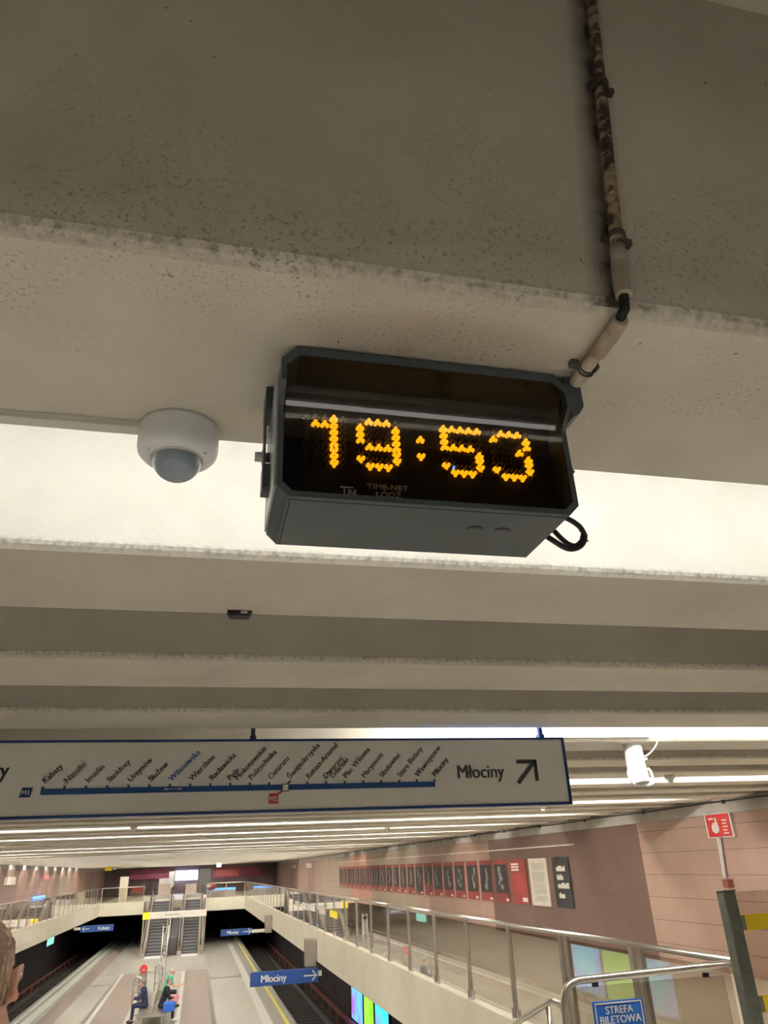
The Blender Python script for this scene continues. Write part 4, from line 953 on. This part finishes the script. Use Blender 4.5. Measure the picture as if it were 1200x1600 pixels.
for s_ in (-1, 1):
    cap(b, V(px+0.19*s_, py-0.01, -0.43), V(px+0.232*s_, py-0.015, -0.62), 0.06, 0.055)
o = link('shirt', b, 'shirt', pr); remesh(o, 0.012, 3)
b = bm_(); ell(b, V(px, py, -0.95), 0.185, 0.125, 0.10, seg=20)
for s_ in (-1, 1):
    cap(b, V(px+0.09*s_, py, -0.97), V(px+0.10*s_, py+0.01, -1.36), 0.096, 0.072); cap(b, V(px+0.10*s_, py+0.01, -1.36), V(px+0.10*s_, py-0.02, FL+0.12), 0.072, 0.06)
o = link('trousers', b, 'trouser', pr); remesh(o, 0.014, 2)
for s_ in (-1, 1):
    b = bm_(); ell(b, V(px+0.10*s_, py+0.05, FL+0.045), 0.05, 0.145, 0.045, seg=18); link('shoe', b, 'black', pr)
# hair: cap plus many wavy locks hanging to the nape
b = bm_(); ell(b, hc+Vector((0, -0.012, 0.012)), 0.082, 0.103, 0.090, seg=32)
ell(b, hc+Vector((0, -0.045, -0.06)), 0.074, 0.07, 0.085, seg=24)
for v in b.verts:
    if v.co.y > hc.y+0.045 and v.co.z < hc.z+0.075: v.co.y = hc.y+0.045
hr = link('hair', b, 'hair', pr)
rnd = random.Random(3)
b = bm_(); b2 = bm_()
for i in range(260):
    a = rnd.uniform(-1.0, math.pi+1.0)+math.pi       # around the back and sides
    th = rnd.uniform(0.05, 1.15)
    p = []
    wob = rnd.uniform(0, 6.28); amp = rnd.uniform(0.006, 0.014)
    for j in range(12):
        t_ = j/11; ph = th+t_*(1.95-th)
        rx, ry, rz = 0.086+0.004*math.sin(wob), 0.108, 0.094
        dirv = Vector((math.cos(a+0.10*math.sin(wob+5*t_))*math.sin(min(ph, 1.62))*rx, math.sin(a+0.10*math.sin(wob+5*t_))*math.sin(min(ph, 1.62))*ry, math.cos(ph)*rz))
        q_ = hc+Vector((0, -0.012, 0.012))+dirv*(1+amp*4*math.sin(wob+9*t_))
        q_ += Vector((math.cos(a+1.57), math.sin(a+1.57), 0.3))*(0.0065*math.sin(wob*2+11*t_)*min(1, t_*3))
        if ph > 1.5: q_.z -= (ph-1.5)*0.07; q_.x += (ph-1.5)*0.02
        p.append(q_)
    if any(abs(q_.x-px) > 0.072 and q_.y > hc.y-0.018 and q_.z < hc.z-0.0 for q_ in p): p = [q_ for q_ in p if not (abs(q_.x-px) > 0.068 and q_.y > hc.y-0.022 and q_.z < hc.z+0.004)]
    if len(p) < 4: continue
    tube(b if rnd.random() < 0.55 else b2, p, 0, 6, True, [0.0052*(0.5+1.1*math.sin(math.pi*min(1, (k_+0.7)/len(p)))) for k_ in range(len(p))])
sub('dark_locks', b, 'hair', hr); sub('light_locks', b2, 'hair2', hr)
b = bm_(); ell(b, V(px+0.116, py-0.014, hz+0.010), 0.0042, 0.004, 0.0035, seg=12); link('earring', b, 'whitecam', pr)

# --- seated people on the platform bench
def seated(x, y, face, skin_top, name_label, top_mat, leg_mat, hair_mat, lean=0.12, reach=0.35, shoe='black'):
    t = thing('person', name_label, 'person', V(x, y, PL)); f = Vector((face, 0, 0)); sdv = Vector((0, 1, 0)) * (1 if face > 0 else -1)
    B = V(x, y, PL+0.46)
    hip = B+Vector((0, 0, 0.10)); sh = hip+f*lean*1.2+Vector((0, 0, 0.50)); hd_ = sh+f*0.08+Vector((0, 0, 0.24))
    b = bm_(); c = bm_(); l = bm_()
    ell(b, hd_, 0.085, 0.078, 0.115, seg=14); ell(b, hd_+f*0.085+Vector((0,0,-0.01)), 0.018, 0.014, 0.022, seg=8); ell(b, hd_+f*0.045+Vector((0,0,-0.07)), 0.05, 0.05, 0.05, seg=10)
    cap(b, hd_+Vector((0,0,-0.08)), sh, 0.055, 0.06)
    for s_ in (-1, 1): ell(b, hd_+sdv*0.08*s_, 0.02, 0.012, 0.03, seg=8)
    for T_ in range(5):
        u_ = T_/4; p = hip.lerp(sh, u_); ell(b, p, 0.10, 0.14+0.02*u_, 0.10, seg=12); ell(c, p, 0.125, 0.165+0.03*u_, 0.12, seg=14)
    for s_ in (-1, 1):
        S_ = sh+sdv*0.19*s_+Vector((0,0,-0.03)); E_ = S_+f*0.14+Vector((0,0,-0.25)); W_ = E_+f*reach*0.75+Vector((0,0,0.02))+sdv*(-0.05*s_)
        cap(b, S_, E_, 0.045, 0.038); cap(b, E_, W_, 0.038, 0.026); hand(b, W_, f, sdv*s_*-1+Vector((0,0,0.2)), seg=6)
        cap(c, S_, S_.lerp(E_, 0.62 if top_mat == 'green' else 1.0), 0.066, 0.058)
        if top_mat != 'green': cap(c, E_, E_.lerp(W_, 0.9), 0.052, 0.042)
        H_ = hip+sdv*0.09*s_; K_ = H_+f*0.43+Vector((0,0,0.0)); A_ = K_+f*0.02+Vector((0,0,-0.46))
        cap(b, H_, K_, 0.075, 0.052); cap(b, K_, A_, 0.052, 0.036); cap(b, A_+Vector((0,0,-0.04)), A_+f*0.14+Vector((0,0,-0.05)), 0.038, 0.03)
        cap(l, H_, K_, 0.095, 0.068); cap(l, K_, A_+Vector((0,0,0.05)), 0.068, 0.052)
        w = bm_(); ell(w, A_+f*0.06+Vector((0,0,-0.045)), 0.14, 0.05, 0.045, seg=12); link('shoe', w, shoe, t)
    o = link('body', b, 'skin', t); remesh(o, 0.014, 2)
    o = link('top', c, top_mat, t); remesh(o, 0.02, 2)
    o = link('trousers', l, leg_mat, t); remesh(o, 0.02, 2)
    h_ = bm_(); ell(h_, hd_-f*0.02+Vector((0,0,0.03)), 0.095, 0.088, 0.105, seg=14); link('hair', h_, hair_mat, t)
    return t, B, f
seated(-0.98, 37.6, 1, 1, 'person in a green shirt leaning forward with arms out, sitting on the platform bench', 'green', 'coat', 'paper', 0.16, 0.5)
_, B, f = seated(-0.98, 34.2, 1, 1, 'person in a black coat sitting on the platform bench holding bags', 'coat', 'coat', 'darkhair', 0.14, 0.3, 'white')
b = bm_(); box(b, -0.72, -0.36, 34.0, 34.4, PL+0.62, PL+0.86); o = link('shopping_bag', b, 'bagpink', org=V(-0.5, 35.3, PL+0.62), bevel=0.04); tag(o, 'pink bag held on the lap of the person in the black coat', 'bag')
b = bm_(); box(b, -0.88, -0.46, 33.1, 33.5, PL+0.465, PL+0.76); o = link('shopping_bag', b, 'bagblue', org=V(-0.6, 34.5, PL+0.46), bevel=0.05); tag(o, 'royal blue bag lying on the bench beside the person in the black coat', 'bag')
seated(-1.58, 34.6, -1, 1, 'person in dark clothes sitting on the left side of the platform bench, back turned', 'darkwall' if False else 'navycloth', 'navycloth', 'darkhair', 0.08, 0.25)

for o in bpy.data.objects:
    if '_org' in o: del o['_org']
